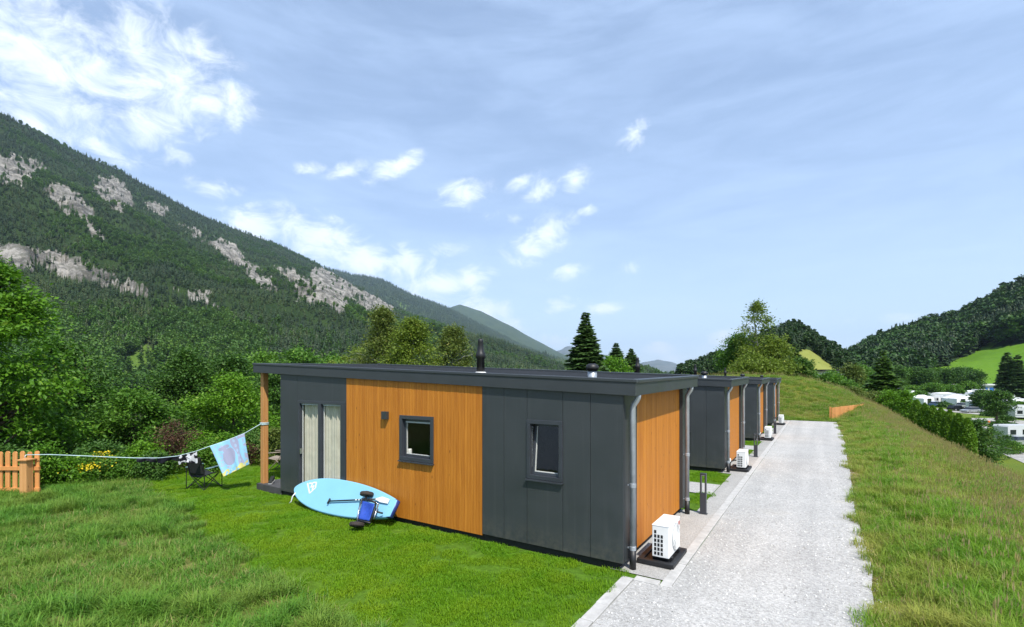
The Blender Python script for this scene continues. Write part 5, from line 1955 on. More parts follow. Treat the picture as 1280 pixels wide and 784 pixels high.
def make_board():
    root = empty('paddle_board', BP, 0, 'light blue inflatable paddle board leaning sideways against the nearest cabin wall', 'paddle board')
    L, Wd = 3.40, .405
    n = 70

    def hw(s):
        if s < .46:
            q = (.46 - s) / .46
            return Wd * max(0, 1 - q ** 2.3) ** .62
        q = (s - .46) / .54
        return Wd * (1 - .56 * q ** 2.2)
    ss = [.5 - .5 * math.cos(math.pi * (k / n) * .985) if k < n else 1.0 for k in range(n + 1)]
    ss = [.0008 + .9992 * x for x in ss]
    up = [(u * L - L / 2, .41 + hw(u)) for u in ss]
    lo = [(u * L - L / 2, .41 - hw(u)) for u in reversed(ss)]
    out = up + lo
    m = len(out)
    levels = [(-.12, .90), (-.105, .965), (-.075, .995), (-.045, 1.0), (-.018, .985), (-.005, .955), (0, .92)]
    s = MB()
    vs, fs, ms = [], [], []
    for nn_, k in levels:
        for u, v in out:
            vs.append(bpos(u * (1 - (1 - k) * .25), .41 + (v - .41) * k, nn_))
    b0 = 0
    s._add(vs, [tuple(range(m)), ], 1)
    s._add([], [], 0)
    for i in range(len(levels) - 1):
        for k in range(m):
            k2 = (k + 1) % m
            uu = out[k][0] / L + .5
            navy = (uu > .975 and i < 5) or i == 0
            s.f.append([i * m + k2, i * m + k, (i + 1) * m + k, (i + 1) * m + k2]); s.m.append(1 if navy else 0); s.var.append(0)
    s.f.append([(len(levels) - 1) * m + k for k in range(m - 1, -1, -1)]); s.m.append(0); s.var.append(0)
    b = s.build('hull', [MT['board'], MT['board_edge']], root, BP)
    b.data.polygons.foreach_set('use_smooth', [i not in (0, len(b.data.polygons) - 1) for i in range(len(b.data.polygons))])
    # emblem near the nose
    z5 = lambda x, y: on_board(360 + x / 8.533, 590 + y / 8.533, .004)
    s = MB()
    for st in ([(208, 120), (231, 228)], [(231, 228), (292, 170)], [(292, 170), (303, 112)], [(303, 112), (268, 114)], [(228, 122), (262, 122)], [(262, 122), (243, 168)], [(243, 168), (278, 146)], [(278, 146), (256, 192)]):
        s.bar(z5(*st[0]), z5(*st[1]), .034, .004, 0, BN)
    s.build('emblem', MT['white_plastic'], root, BP)
    s = MB()
    p = on_board(369.6, 616, .0)
    s.tube([p, p + Vector((-.03, -.06, -.08)), p + Vector((-.05, -.08, -.2)), p + Vector((-.09, -.1, -.235))], .014, 6)
    s.build('leash', MT['white_plastic'], root, BP, smooth=True)
    return root


make_board()


def make_paddle():
    a, b = on_board(411, 626.5, .045), on_board(470, 624, .045)
    c = on_board(477, 624.5, .035)
    e = on_board(486, 627, .03)
    root = empty('paddle', a, 0, 'black shafted paddle with a T grip lying on the paddle board', 'paddle')
    s = MB(); s.tube([a, b], .016, 8)
    sh = s.build('shaft', MT['black'], root, a, smooth=True)
    d = (b - a).normalized()
    s = MB()
    for k in (.60, .665, .72):
        q = a + (b - a) * k
        s.tube([q - d * .022, q + d * .022], .0175, 8)
    s.build('white_mark', MT['white_plastic'], sh, a)
    s = MB(); s.tube([a - BV * .06, a + BV * .06], .02, 8)
    s.build('grip', MT['black'], root, a, smooth=True)
    s = MB()
    x = BV * .06
    s._add([b - x * .2, b + x * .2, c + x, e + x * .8, e - x * .8, c - x] + [p + BN * .012 for p in (b - x * .2, b + x * .2, c + x, e + x * .8, e - x * .8, c - x)],
           [(5, 4, 3, 2, 1, 0), (6, 7, 8, 9, 10, 11)] + [(i, (i + 1) % 6, 6 + (i + 1) % 6, 6 + i) for i in range(6)], 0)
    s.build('blade', MT['white_plastic'], root, a)


make_paddle()


def make_cart():
    z = lambda x, y, n: on_board(360 + x / 8.533, 590 + y / 8.533, n)
    O = z(830, 420, .1)
    root = empty('folded_cart', O, 0, 'folded blue fabric cart with metal frame and dark wheels, leaning on the paddle board', 'cart')
    tl, tr, br, bl = z(800, 308, .13), z(925, 342, .13), z(868, 525, .12), z(752, 502, .12)
    s = MB()
    n = 10
    for i in range(n):
        for j in range(n):
            f = lambda a, b: (tl * (1 - a) + tr * a) * (1 - b) + (bl * (1 - a) + br * a) * b - BN * .05 * math.sin(math.pi * a) * math.sin(math.pi * b)
            s.poly([f(i / n, j / n), f((i + 1) / n, j / n), f((i + 1) / n, (j + 1) / n), f(i / n, (j + 1) / n)])
    o = s.build('fabric', MT['blue'], root, O, smooth=True, weld=True)
    md = o.modifiers.new('solid', 'SOLIDIFY'); md.thickness = .012
    s = MB()
    s.tube([z(795, 285, .14), z(752, 420, .15), z(738, 525, .15)], .016, 8)
    s.tube([z(965, 345, .12), z(930, 450, .13), z(915, 505, .12)], .014, 8)
    s.tube([z(795, 285, .14), z(880, 300, .13), z(965, 345, .12)], .012, 8)
    fr = s.build('frame', MT['steel'], root, O, smooth=True)
    s = MB()
    s.tube([z(805, 296, .15), z(870, 300, .16), z(940, 330, .15)], .022, 8)
    s.tube([z(938, 330, .14), z(920, 420, .15), z(880, 530, .14)], .020, 8)
    s.tube([z(740, 505, .14), z(790, 525, .14), z(880, 545, .13)], .020, 8)
    s.tube([z(770, 330, .13), z(735, 500, .14)], .012, 8)
    s.build('black_frame', MT['black'], root, O, smooth=True)
    s = MB(); s.tube([z(935, 415, .12), z(965, 430, .12), z(1012, 442, .06)], .018, 8)
    s.build('kick_stand', MT['black'], root, O, smooth=True)
    for (x0, y0), (x1, y1), n0 in (((785, 225), (898, 248), .10), ((672, 552), (800, 572), .30)):
        a, b = z(x0, y0, n0), z(x1, y1, n0)
        c = (a + b) / 2
        R = (b - a).length / 2 * .86
        ax = ((tl - bl).normalized() + Vector((0, 0, .4))).normalized()
        s = MB()
        s.lathe(c, [(R * .55, -.042), (R * .9, -.038), (R, -.022), (R, .022), (R * .9, .038), (R * .55, .042)], 20, axis=ax)
        w = s.build('wheel', MT['brownrub'], root, O, smooth=False)
        s = MB(); s.lathe(c, [(R * .3, -.06), (R * .5, -.045), (R * .5, .045), (R * .3, .06)], 14, axis=ax)
        s.build('hub', MT['black'], w, O)
    s = MB(); s.tube([z(840, 270, .12), z(800, 300, .13)], .022, 8); s.tube([z(745, 520, .15), z(735, 560, .27)], .02, 8)
    s.build('axle', MT['black'], root, O)


make_cart()
# white container behind the square window
s = MB()
x = wallX(512, 7.36); zz = zat(515, 571.5, 7.36)
s.lathe((x, 7.36, zz - .02), [(.048, 0), (.05, .01), (.05, .17), (.045, .19)], 16)
o = s.build('container', MT['white_plastic'], None, (x, 7.36, zz - .02), smooth=True)
tag(o, 'white container standing inside the small square window', 'container')
s = MB(); s.box(x - .3, x + .6, 7.325, 7.5, zz - .06, zz - .021)
o = s.build('interior_shelf', MT['interior'], cabin, (-7.2, 9.3, 0))

# ------------------------------------------------------------------ garden things
RV = Vector((ca, sa, 0))
FV = Vector((-sa, ca, 0))


def make_fence():
    F = 11.75
    O = at_F(33, 11.5)
    root = empty('picket_fence', O, 0, 'low orange brown wooden picket fence with a capped post at the left edge', 'fence')
    zg = O.z
    P = lambda r, f, z: O + RV * r + FV * f + Vector((0, 0, z))

    def bx(s, r0, r1, f0, f1, z0, z1):
        s.hexa([P(r0, f0, z0), P(r1, f0, z0), P(r1, f1, z0), P(r0, f1, z0), P(r0, f0, z1), P(r1, f0, z1), P(r1, f1, z1), P(r0, f1, z1)])
    top = EYE + (HY - 563.5) / FPX * 11.75 - zg
    rr = random.Random(2)
    r = .10 + .06
    s = MB()
    k = 0
    while r > -2.6:
        s = MB(); s.cv = rr.random()
        t_ = top + rr.uniform(-.012, .012)
        w = .105
        prof = [(0, .10), (w, .10), (w, t_ - .04), (w * .72, t_), (w * .28, t_), (0, t_ - .04)]
        s.prism(prof, lambda u, v, q: P(r - w + u, q, v), .14, .165)
        s.build('picket', MT['fencewood'], root, O)
        r -= .178
    top_r = EYE + (HY - 584) / FPX * 11.75 - zg
    for z in (top_r, .17):
        s = MB(); s.cv = rr.random()
        bx(s, -2.7, .20, .10, .139, z - .05, z + .04)
        s.build('rail', MT['fencewood'], root, O)
    hp = EYE + (HY - 573) / FPX * 11.5 - zg
    s = MB(); s.cv = .6
    bx(s, -.085, .085, -.085, .085, -.2, hp - .045)
    p = s.build('post', MT['postwood'], root, O, bevel=.006)
    s = MB()
    s._add([P(-.13, -.13, hp - .044), P(.13, -.13, hp - .044), P(.13, .13, hp - .044), P(-.13, .13, hp - .044), P(-.13, -.13, hp - .02), P(.13, -.13, hp - .02), P(.13, .13, hp - .02), P(-.13, .13, hp - .02), P(0, 0, hp + .02)],
           [(0, 3, 2, 1), (0, 1, 5, 4), (1, 2, 6, 5), (2, 3, 7, 6), (3, 0, 4, 7), (4, 5, 8), (5, 6, 8), (6, 7, 8), (7, 4, 8)], 0)
    s.build('post_cap', MT['postwood'], p, O)
    s = MB(); s.tube([P(-.01, -.02, hp), P(-.01, -.02, hp + .06), P(.02, -.02, hp + .085)], .011, 8)
    s.build('hook', MT['white_plastic'], p, O, smooth=True)
    return P(.02, -.02, hp + .085)


LA = make_fence()
LB = Vector((-12.76, 7.27, EYE + (HY - 530) / FPX * depth(-12.76, 7.27)))


def line_at(px, py):
    t = (px - PX0) / FPX
    r0, f0 = LA.dot(RV), LA.dot(FV)
    r1, f1 = LB.dot(RV), LB.dot(FV)
    k = (t * f0 - r0) / ((r1 - r0) - t * (f1 - f0))
    p = LA.lerp(LB, k)
    p.z = EYE + (HY - py) / FPX * p.dot(FV)
    return p


LPTS = [(60, 568.3), (85, 569.2), (110, 570.2), (140, 571.6), (170, 572.6), (200, 572.6), (222, 570.2), (244, 564.5), (262.4, 557.9), (284, 550.5), (305.9, 541.7)]
s = MB()
pts = [LA] + [line_at(*p) for p in LPTS] + [LB]
s.tube(pts, .011, 6)
c = Vector((-12.74, 7.36, LB.z))
for dz in (-.02, .004, .028):
    s.tube([c + Vector((sx * .078, sy * .078, dz)) for sx, sy in ((-1, -1), (1, -1), (1, 1), (-1, 1), (-1, -1))], .011, 6)
o = s.build('clothesline', MT['line'], None, LA, smooth=True)
tag(o, 'pale blue cord strung from the fence post to the porch post', 'clothesline')


def line_z(px):
    return np.interp(px, [p[0] for p in LPTS], [p[1] for p in LPTS])


def cloth(name, pxa, pxb, bottom, blow, colfun, label, cat, nu=60, nv=60, wave=.03, seed=1, thick=.006, group=None, rough=.85):
    """cloth over the line; bottom(u)->(px,py); colfun(u,v)->rgb arrays"""
    rs = np.random.default_rng(seed)
    V, U = [], []
    for j in range(nv + 1):
        v = j / nv
        for i in range(nu + 1):
            u = i / nu
            px = pxa + (pxb - pxa) * u
            a = line_at(px, line_z(px))
            bx, by = bottom(u)
            F = a.dot(FV) + blow
            b = at(bx, by, F)
            p = a.lerp(b, v)
            p += FV * (wave * math.sin(u * 9 + v * 2.2 + seed) * v ** .6 + wave * .5 * math.sin(u * 23 + seed * 2) * v ** .5) + FV * (-.012)
            V.append(tuple(p)); U.append((u, v))
    nuv = nu + 1
    F_ = [(j * nuv + i, (j + 1) * nuv + i, (j + 1) * nuv + i + 1, j * nuv + i + 1) for j in range(nv) for i in range(nu)]
    U = np.array(U)
    col = colfun(U[:, 0], U[:, 1])
    m, t, p, o = mk(name + '_fabric')
    t.links.new(nn(t, 'ShaderNodeAttribute', attribute_name='dye').outputs['Color'], p.inputs['Base Color'])
    p.inputs['Roughness'].default_value = rough
    p.inputs['Specular IOR Level'].default_value = .1
    V = np.array(V)
    O = V[:nuv].mean(0)
    ob = link(name, np_mesh(name, V - O, F_, m, True, vattr={'dye': col}), None, tuple(O))
    md = ob.modifiers.new('solid', 'SOLIDIFY'); md.thickness = thick
    return tag(ob, label, cat, group)


def towel_col(u, v):
    n = len(u)
    c = np.tile(np.array([.30, .58, .80]), (n, 1))
    lil = np.array([.36, .37, .52])
    spk = fbm(u * 26, v * 26, 2, 3)
    c[(spk > .68) & (u < .35)] = lil * 1.2
    x, y = (u - .42), (v - .50)
    xr, yr = x * .94 + y * .30, -x * .30 + y * .94
    body = (xr / (.185 + .03 * yr)) ** 2 + (yr / .27) ** 2 < 1
    tail = ((((u - .27) / .10) ** 2 + ((v - .20) / .055) ** 2) < 1) | ((((u - .42) / .09) ** 2 + ((v - .17) / .055) ** 2) < 1)
    stem = (np.abs(u - .36) < .05) & (v > .17) & (v < .32)
    c[body | tail | stem] = lil
    s = u - (.66 + .12 * v)
    st = np.abs(s) < .085 + .03 * np.sin(v * 9)
    c[st] = lil * 1.08
    dots = st & (((np.abs(s + .01) / .035) ** 2 + (((v * 6) % 1 - .5) / .32) ** 2) < 1) & (v < .78)
    c[dots] = np.array([.40, .52, .70])
    c[(u > .78) & (v < .10)] = lil
    c[(u > .92) & (fbm(u * 9, v * 9, 2, 8) > .5)] = lil * 1.1
    yl = v > .86 + .03 * np.sin(u * 24)
    c[yl] = np.array([.70, .64, .22])
    c[yl & (fbm(u * 18, v * 14, 2, 4) > .56)] = np.array([.25, .52, .76])
    return c


cloth('towel', 262.4, 305.9, lambda u: (280.7 + (311.5 - 280.7) * u, 595.7 + (580.5 - 595.7) * u), .10, towel_col,
      'pale blue beach towel with a grey fish shape and yellow hem on the line', 'towel', 90, 90, .03, 2)
cloth('garment', 222, 246.5, lambda u: (224 + 23 * u, 581.5 - 4.5 * u - 2 * math.sin(u * 5)), .02,
      lambda u, v: np.where((fbm(u * 5.5, v * 4.5, 3, 15) > .5)[:, None], np.array([.62, .62, .66]), np.array([.015, .015, .02])),
      'black and white patterned swim trunks hanging on the line', 'garment', 60, 40, .03, 4)
cloth('garment', 196, 222, lambda u: (197 + 25 * u, 578.5 - 3 * u + 1.5 * math.sin(u * 7)), .02, lambda u, v: np.tile([.012, .012, .018], (len(u), 1)) + 0 * u[:, None],
      'plain dark garment on the line left of the patterned trunks', 'garment', 40, 20, .02, 6)
cloth('garment', 171, 195, lambda u: (172 + 23 * u, 577 + 1.2 * math.sin(u * 9)), .02, lambda u, v: np.where((v < .25)[:, None], np.array([.10, .11, .13]), np.array([.018, .018, .024])),
      'leftmost dark narrow garment on the line', 'garment', 40, 20, .02, 9)


def make_camp_chair():
    O = at_F(255, 13.15)
    root = empty('camping_chair', O, 0, 'black folding camping chair on the lawn beneath the clothesline', 'chair')
    # local frame: r right, f away from the camera (the way it faces), z up
    a = R_(-18)
    X_, Y_ = RV * math.cos(a) + FV * math.sin(a), FV * math.cos(a) - RV * math.sin(a)
    P = lambda r, f, z: O + X_ * r + Y_ * f + Vector((0, 0, z))
    s = MB()
    n = 8
    bk = lambda u, v: P(-.25 + .5 * u, -.20 - .12 * v - .035 * math.sin(math.pi * u), .40 + .50 * v)
    for i in range(n):
        for j in range(n):
            s.poly([bk(i / n, j / n), bk((i + 1) / n, j / n), bk((i + 1) / n, (j + 1) / n), bk(i / n, (j + 1) / n)])
    o = s.build('backrest', MT['fabric_black'], root, O, smooth=True, weld=True)
    o.modifiers.new('solid', 'SOLIDIFY').thickness = .02
    s = MB()
    st = lambda u, v: P(-.25 + .5 * u, -.20 + .45 * v, .40 + .05 * v - .05 * math.sin(math.pi * u))
    for i in range(n):
        for j in range(n):
            s.poly([st(i / n, j / n), st((i + 1) / n, j / n), st((i + 1) / n, (j + 1) / n), st(i / n, (j + 1) / n)])
    o = s.build('seat', MT['fabric_black'], root, O, smooth=True, weld=True)
    o.modifiers.new('solid', 'SOLIDIFY').thickness = .02
    for sgn in (-1, 1):
        s = MB()
        s.hexa([P(sgn * .36 - .06, -.22, .58), P(sgn * .36 + .06, -.22, .58), P(sgn * .36 + .06, .26, .61), P(sgn * .36 - .06, .26, .61), P(sgn * .36 - .06, -.22, .60), P(sgn * .36 + .06, -.22, .60), P(sgn * .36 + .06, .26, .63), P(sgn * .36 - .06, .26, .63)])
        s.build('armrest', MT['armrest'], root, O, bevel=.008)
    k = [(-.32, -.26), (.32, -.26), (.32, .28), (-.32, .28)]
    for i in range(4):
        (r0, f0), (r1, f1) = k[i], k[(i + 1) % 4]
        s = MB()
        s.tube([P(r0, f0, .015), P(r1 * .85, f1 * .85, .42)], .011, 6)
        s.tube([P(r1, f1, .015), P(r0 * .85, f0 * .85, .42)], .011, 6)
        s.build('cross_leg', MT['black'], root, O)
    for sgn in (-1, 1):
        s = MB(); s.tube([P(sgn * .32, -.26, .0), P(sgn * .33, -.25, .58)], .012, 6); s.tube([P(sgn * .27, -.20, .40), P(sgn * .25, -.325, .92)], .012, 6)
        s.tube([P(sgn * .32, .28, .0), P(sgn * .34, .26, .60)], .012, 6)
        s.build('upright', MT['black'], root, O)


MT['armrest'] = mat('armrest_fabric', (.10, .17, .17), .7)
make_camp_chair()


def make_recliner():
    O = at_F(350, 15.4)
    root = empty('garden_chair', O, 0, 'tan garden chair on the grass behind the porch deck', 'chair')
    P = lambda r, f, z: O + RV * r + FV * f + Vector((0, 0, z))
    for f in (-.02, .50):
        s = MB()
        s.tube([P(-.42, f, .0), P(-.05, f, .42), P(.30, f, .95)], .014, 8)
        s.tube([P(.25, f, .0), P(-.12, f, .40), P(-.38, f, .46)], .014, 8)
        s.tube([P(-.40, f, .62), P(.12, f, .66)], .018, 8)
        s.build('side_frame', MT['tan'], root, O, smooth=True)
    s = MB()
    s.hexa([P(-.40, 0, .44), P(.0, 0, .40), P(.0, .48, .40), P(-.40, .48, .44), P(-.40, 0, .46), P(.0, 0, .42), P(.0, .48, .42), P(-.40, .48, .46)])
    s.build('seat', MT['tan'], root, O)
    s = MB()
    s.hexa([P(.0, 0, .42), P(.03, 0, .42), P(.03, .48, .42), P(.0, .48, .42), P(.30, 0, .96), P(.33, 0, .96), P(.33, .48, .96), P(.30, .48, .96)])
    s.build('backrest', MT['tan'], root, O)


make_recliner()


def make_shoe():
    O = Vector((-12.50, 7.42, .172))
    root = empty('shoe', O, 0, 'black shoe with a white sole on the porch deck by the post', 'shoe')
    d = Vector((.6, -.8, 0)).normalized(); sd = Vector((.8, .6, 0))
    fn = lambda u, v, w: O + d * (u * .86) + Vector((0, 0, v + .25 * max(0, .12 - u))) + sd * w
    s = MB(); s.prism([(-.13, 0), (.13, 0), (.145, .02), (-.135, .025)], fn, -.045, .045)
    s.build('sole', MT['white_plastic'], root, O)
    s = MB(); s.prism([(-.13, .026), (.138, .022), (.13, .05), (.05, .08), (-.02, .12), (-.12, .13)], fn, -.042, .042)
    s.build('upper', MT['fabric_black'], root, O, bevel=.01)


make_shoe()


def make_far_fence():
    a, b = at_F(1040, 34.5), at_F(1079, 39.0)
    O = a.copy(); O.z = 0
    root = empty('board_fence', O, 0, 'short close boarded wooden fence at the far right end of the path', 'fence')
    n = 30
    d = (b - a); d.z = 0
    L = d.length; d.normalize()
    nrm = Vector((-d.y, d.x, 0))
    rr = random.Random(4)
    za, zc = EYE - 35.5 / 600 * 34.5, EYE - 31.0 / 600 * 39.0
    s = MB()
    for k in range(n):
        p, q = L * k / n, L * (k + 1) / n - .012
        s.cv = rr.random()
        A, B_ = a + d * p, a + d * q
        zt = za + (zc - za) * k / n + rr.uniform(-.012, .012)
        zl = min(gz(A.x, A.y), gz(B_.x, B_.y)) - .1
        th = nrm * .012
        s.hexa([(*(A - th).xy, zl), (*(B_ - th).xy, zl), (*(B_ + th).xy, zl), (*(A + th).xy, zl), (*(A - th).xy, zt), (*(B_ - th).xy, zt), (*(B_ + th).xy, zt), (*(A + th).xy, zt)])
    s.build('boards', MT['fencewood'], root, O)
    s = MB(); s.cv = .2
    s.box(a.x - .16, a.x - .03, a.y - .07, a.y + .07, -.2, za + .04)
    s.build('post', MT['fencewood'], root, O)
    s = MB(); s.box(b.x - .06, b.x + .06, b.y + .02, b.y + .14, -.5, zc + .02)
    s.build('post', MT['fencewood'], root, O)


make_far_fence()

# ------------------------------------------------------------------ campsite
def place(px, py, f0=48):
    p, F = ground_hit(px, py, f0)
    return p, F


def local(p, rz):
    c, s_ = math.cos(rz), math.sin(rz)
    return lambda x, y, z: (p.x + x * c - y * s_, p.y + x * s_ + y * c, p.z + z)


def wheel_at(fn, x, y, r, w, root, O):
    s = MB()
    n = 18
    vs = []
    for yy in (y - w / 2, y + w / 2):
        for k in range(n):
            a = 6.2832 * k / n
            vs.append(fn(x + r * math.cos(a), yy, r + r * math.sin(a)))
    s._add(vs, [(k, (k + 1) % n, n + (k + 1) % n, n + k) for k in range(n)] + [tuple(range(n - 1, -1, -1)), tuple(range(n, 2 * n))], 0)
    wo_ = s.build('wheel', MT['tyre'], root, O)
    s = MB()
    vs = []
    for yy in (y - w / 2 - .008, y + w / 2 + .008):
        for k in range(n):
            a = 6.2832 * k / n
            vs.append(fn(x + .62 * r * math.cos(a), yy, r + .62 * r * math.sin(a)))
    s._add(vs, [(k, (k + 1) % n, n + (k + 1) % n, n + k) for k in range(n)] + [tuple(range(n - 1, -1, -1)), tuple(range(n, 2 * n))], 0)
    s.build('rim', MT['carsilver'], wo_, O)


def caravan(px, py, rz, L, H, label, group='caravans on the campsite', stripe='cgrey', flip=1):
    p, F = place(px, py)
    root = empty('caravan', p, 0, label, 'caravan', group)
    rz = YAW + rz
    fn0 = local(p, rz)
    fn = lambda x, y, z: fn0(x * flip, y, z)
    W2 = 1.1
    h = L / 2
    prof = [(-h, .55), (-h + .25, .42), (h - .5, .42), (h - .1, .7), (h, 1.15), (h - .32, H - .35), (h - .62, H - .06), (h - .9, H), (-h + .35, H), (-h + .08, H - .14), (-h, H - .5)]
    s = MB(); s.prism(prof, lambda u, v, w: fn(u, w, v), -W2, W2)
    b = s.build('body', MT['camper'], root, p, bevel=.05)
    for y in (-W2, W2):
        e = .012 * (1 if y > 0 else -1)
        for (x0, x1) in ((-h + .35, -h + 1.35), (-.35, .45), (h - 1.95, h - .85)):
            s = MB(); s.hexa([fn(x0, y, 1.2), fn(x1, y, 1.2), fn(x1, y + e, 1.2), fn(x0, y + e, 1.2), fn(x0, y, 1.98), fn(x1, y, 1.98), fn(x1, y + e, 1.98), fn(x0, y + e, 1.98)])
            s.build('window', MT['cdark'], root, p)
        s = MB(); s.hexa([fn(-h + .1, y, .78), fn(h - .25, y, .95), fn(h - .25, y + e, .95), fn(-h + .1, y + e, .78), fn(-h + .1, y, .93), fn(h - .2, y, 1.06), fn(h - .2, y + e, 1.06), fn(-h + .1, y + e, .93)])
        s.build('stripe', MT[stripe], root, p)
    s = MB(); s.hexa([fn(-1.1, -W2 - .02, .55), fn(-.5, -W2 - .02, .55), fn(-.5, -W2, .55), fn(-1.1, -W2, .55), fn(-1.1, -W2 - .02, 2.15), fn(-.5, -W2 - .02, 2.15), fn(-.5, -W2, 2.15), fn(-1.1, -W2, 2.15)])
    s.build('door', MT['white_plastic'], root, p)
    s = MB(); x0 = h - .33
    s.hexa([fn(h - .05, -.75, 1.25), fn(h + .02, -.75, 1.25), fn(h + .02, .75, 1.25), fn(h - .05, .75, 1.25), fn(h - .28, -.75, 1.85), fn(h - .20, -.75, 1.85), fn(h - .20, .75, 1.85), fn(h - .28, .75, 1.85)])
    s.build('front_window', MT['cdark'], root, p)
    s = MB(); s.tube([fn(h - .5, -.6, .45), fn(h + .95, 0, .42)], .05, 6); s.tube([fn(h - .5, .6, .45), fn(h + .95, 0, .42)], .05, 6); s.tube([fn(h + .7, 0, .0), fn(h + .7, 0, .55)], .04, 6)
    s.build('drawbar', MT['cgrey'], root, p)
    s = MB()
    s.hexa([fn(-.3, -.3, H - .01), fn(.4, -.3, H - .01), fn(.4, .3, H - .01), fn(-.3, .3, H - .01), fn(-.25, -.25, H + .12), fn(.35, -.25, H + .12), fn(.35, .25, H + .12), fn(-.25, .25, H + .12)])
    s.build('roof_hatch', MT['cgrey'], root, p)
    for y in (-W2 + .1, W2 - .1):
        wheel_at(fn, -.15, y, .33, .2, root, p)
    return root


def motorhome(px, py, rz, L, H, label, group='motorhomes on the campsite', flip=1, accent='cgrey'):
    p, F = place(px, py)
    root = empty('motorhome', p, 0, label, 'motorhome', group)
    fn0 = local(p, YAW + rz)
    fn = lambda x, y, z: fn0(x * flip, y, z)
    W2, h = 1.12, L / 2
    prof = [(-h, .6), (-h + .1, .4), (h - .2, .35), (h, .55), (h - .02, 1.0), (h - .75, 1.18), (h - 1.25, 1.95), (h - .85, 2.15), (h - .9, H - .3), (h - 1.5, H), (-h + .2, H), (-h, H - .25)]
    s = MB(); s.prism(prof, lambda u, v, w: fn(u, w, v), -W2, W2)
    s.build('body', MT['camper'], root, p, bevel=.05)
    for y in (-W2, W2):
        e = .012 * (1 if y > 0 else -1)
        for x0, x1, z0, z1 in ((-h + .4, -h + 1.4, 1.3, 2.05), (-.5, .8, 1.3, 2.1)):
            s = MB(); s.hexa([fn(x0, y, z0), fn(x1, y, z0), fn(x1, y + e, z0), fn(x0, y + e, z0), fn(x0, y, z1), fn(x1, y, z1), fn(x1, y + e, z1), fn(x0, y + e, z1)])
            s.build('window', MT['cdark'], root, p)
        s = MB(); s.hexa([fn(h - 1.9, y, 1.2), fn(h - .85, y, 1.2), fn(h - .85, y + e, 1.2), fn(h - 1.9, y + e, 1.2), fn(h - 1.9, y, 1.85), fn(h - 1.3, y, 1.85), fn(h - 1.3, y + e, 1.85), fn(h - 1.9, y + e, 1.85)])
        s.build('cab_window', MT['cdark'], root, p)
        s = MB(); s.hexa([fn(-h + .1, y, .95), fn(h - 2.0, y, .75), fn(h - 2.0, y + e, .75), fn(-h + .1, y + e, .95), fn(-h + .1, y, 1.15), fn(h - 2.0, y, .9), fn(h - 2.0, y + e, .9), fn(-h + .1, y + e, 1.15)])
        s.build('stripe', MT[accent], root, p)
    s = MB(); s.hexa([fn(h - .78, -.95, 1.2), fn(h - .76, -.95, 1.24), fn(h - .76, .95, 1.24), fn(h - .78, .95, 1.2), fn(h - 1.22, -.95, 1.93), fn(h - 1.18, -.95, 1.95), fn(h - 1.18, .95, 1.95), fn(h - 1.22, .95, 1.93)])
    s.build('windscreen', MT['cdark'], root, p)
    for x in (-h + 1.5, h - .95):
        for y in (-W2 + .08, W2 - .08):
            wheel_at(fn, x, y, .34, .22, root, p)
    return root


def car(px, py, rz, paint, label, flip=1, L=4.3, van=False):
    p, F = place(px, py)
    root = empty('parked_car', p, 0, label, 'car', 'cars parked on the campsite')
    fn0 = local(p, YAW + rz)
    fn = lambda x, y, z: fn0(x * flip, y, z)
    W2, h = .88, L / 2
    k = 1.3 if van else 1.0
    prof = [(-h, .45), (-h + .1, .28), (h - .1, .28), (h, .5), (h - .05, .72), (h - 1.0, .88), (-h + .05, .92), (-h, .8)]
    s = MB(); s.prism(prof, lambda u, v, w: fn(u, w, v), -W2, W2)
    s.build('body', MT[paint], root, p, bevel=.06)
    s = MB(); s.prism([(-h + .12, .92), (h - 1.05, .89), (h - 1.75, 1.42 * k), (-h + .55, 1.44 * k)], lambda u, v, w: fn(u, w * (1 - .14 * (v > 1)), v), -W2 + .03, W2 - .03)
    s.build('windows', MT['cdark'], root, p)
    s = MB(); s.prism([(-h + .5, 1.441 * k), (h - 1.72, 1.421 * k), (h - 1.8, 1.48 * k), (-h + .6, 1.50 * k)], lambda u, v, w: fn(u, w, v), -.74, .74)
    s.build('roof', MT[paint], root, p)
    for x in (-h + .8, h - .85):
        for y in (-W2 + .08, W2 - .08):
            wheel_at(fn, x, y, .31, .2, root, p)


def awning(px, py, rz, L, D, H, label, peak=.6, group='white awnings and tents on the campsite'):
    p, F = place(px, py)
    root = empty('awning_tent', p, 0, label, 'tent', group)
    fn = local(p, YAW + rz)
    h, d = L / 2, D / 2
    s = MB()
    s._add([fn(-h, -d, H), fn(h, -d, H), fn(h, d, H + .15), fn(-h, d, H + .15), fn(-h * .55, .1, H + peak), fn(h * .55, .1, H + peak)],
           [(0, 1, 5, 4), (1, 2, 5), (2, 3, 4, 5), (3, 0, 4)], 0)
    o = s.build('roof', MT['awning'], root, p)
    o.modifiers.new('solid', 'SOLIDIFY').thickness = .03
    s = MB()
    for x0, x1 in ((-h, -h * .35), (h * .4, h)):
        s.hexa([fn(x0, -d, 0), fn(x1, -d, 0), fn(x1, -d + .03, 0), fn(x0, -d + .03, 0), fn(x0, -d, H - .01), fn(x1, -d, H - .01), fn(x1, -d + .03, H - .01), fn(x0, -d + .03, H - .01)])
    for x in (-h, h):
        s.hexa([fn(x, -d + .03, 0), fn(x + .03, -d + .03, 0), fn(x + .03, d, 0), fn(x, d, 0), fn(x, -d + .03, H), fn(x + .03, -d + .03, H), fn(x + .03, d, H), fn(x, d, H)])
    s.build('side_panel', MT['awning'], root, p)


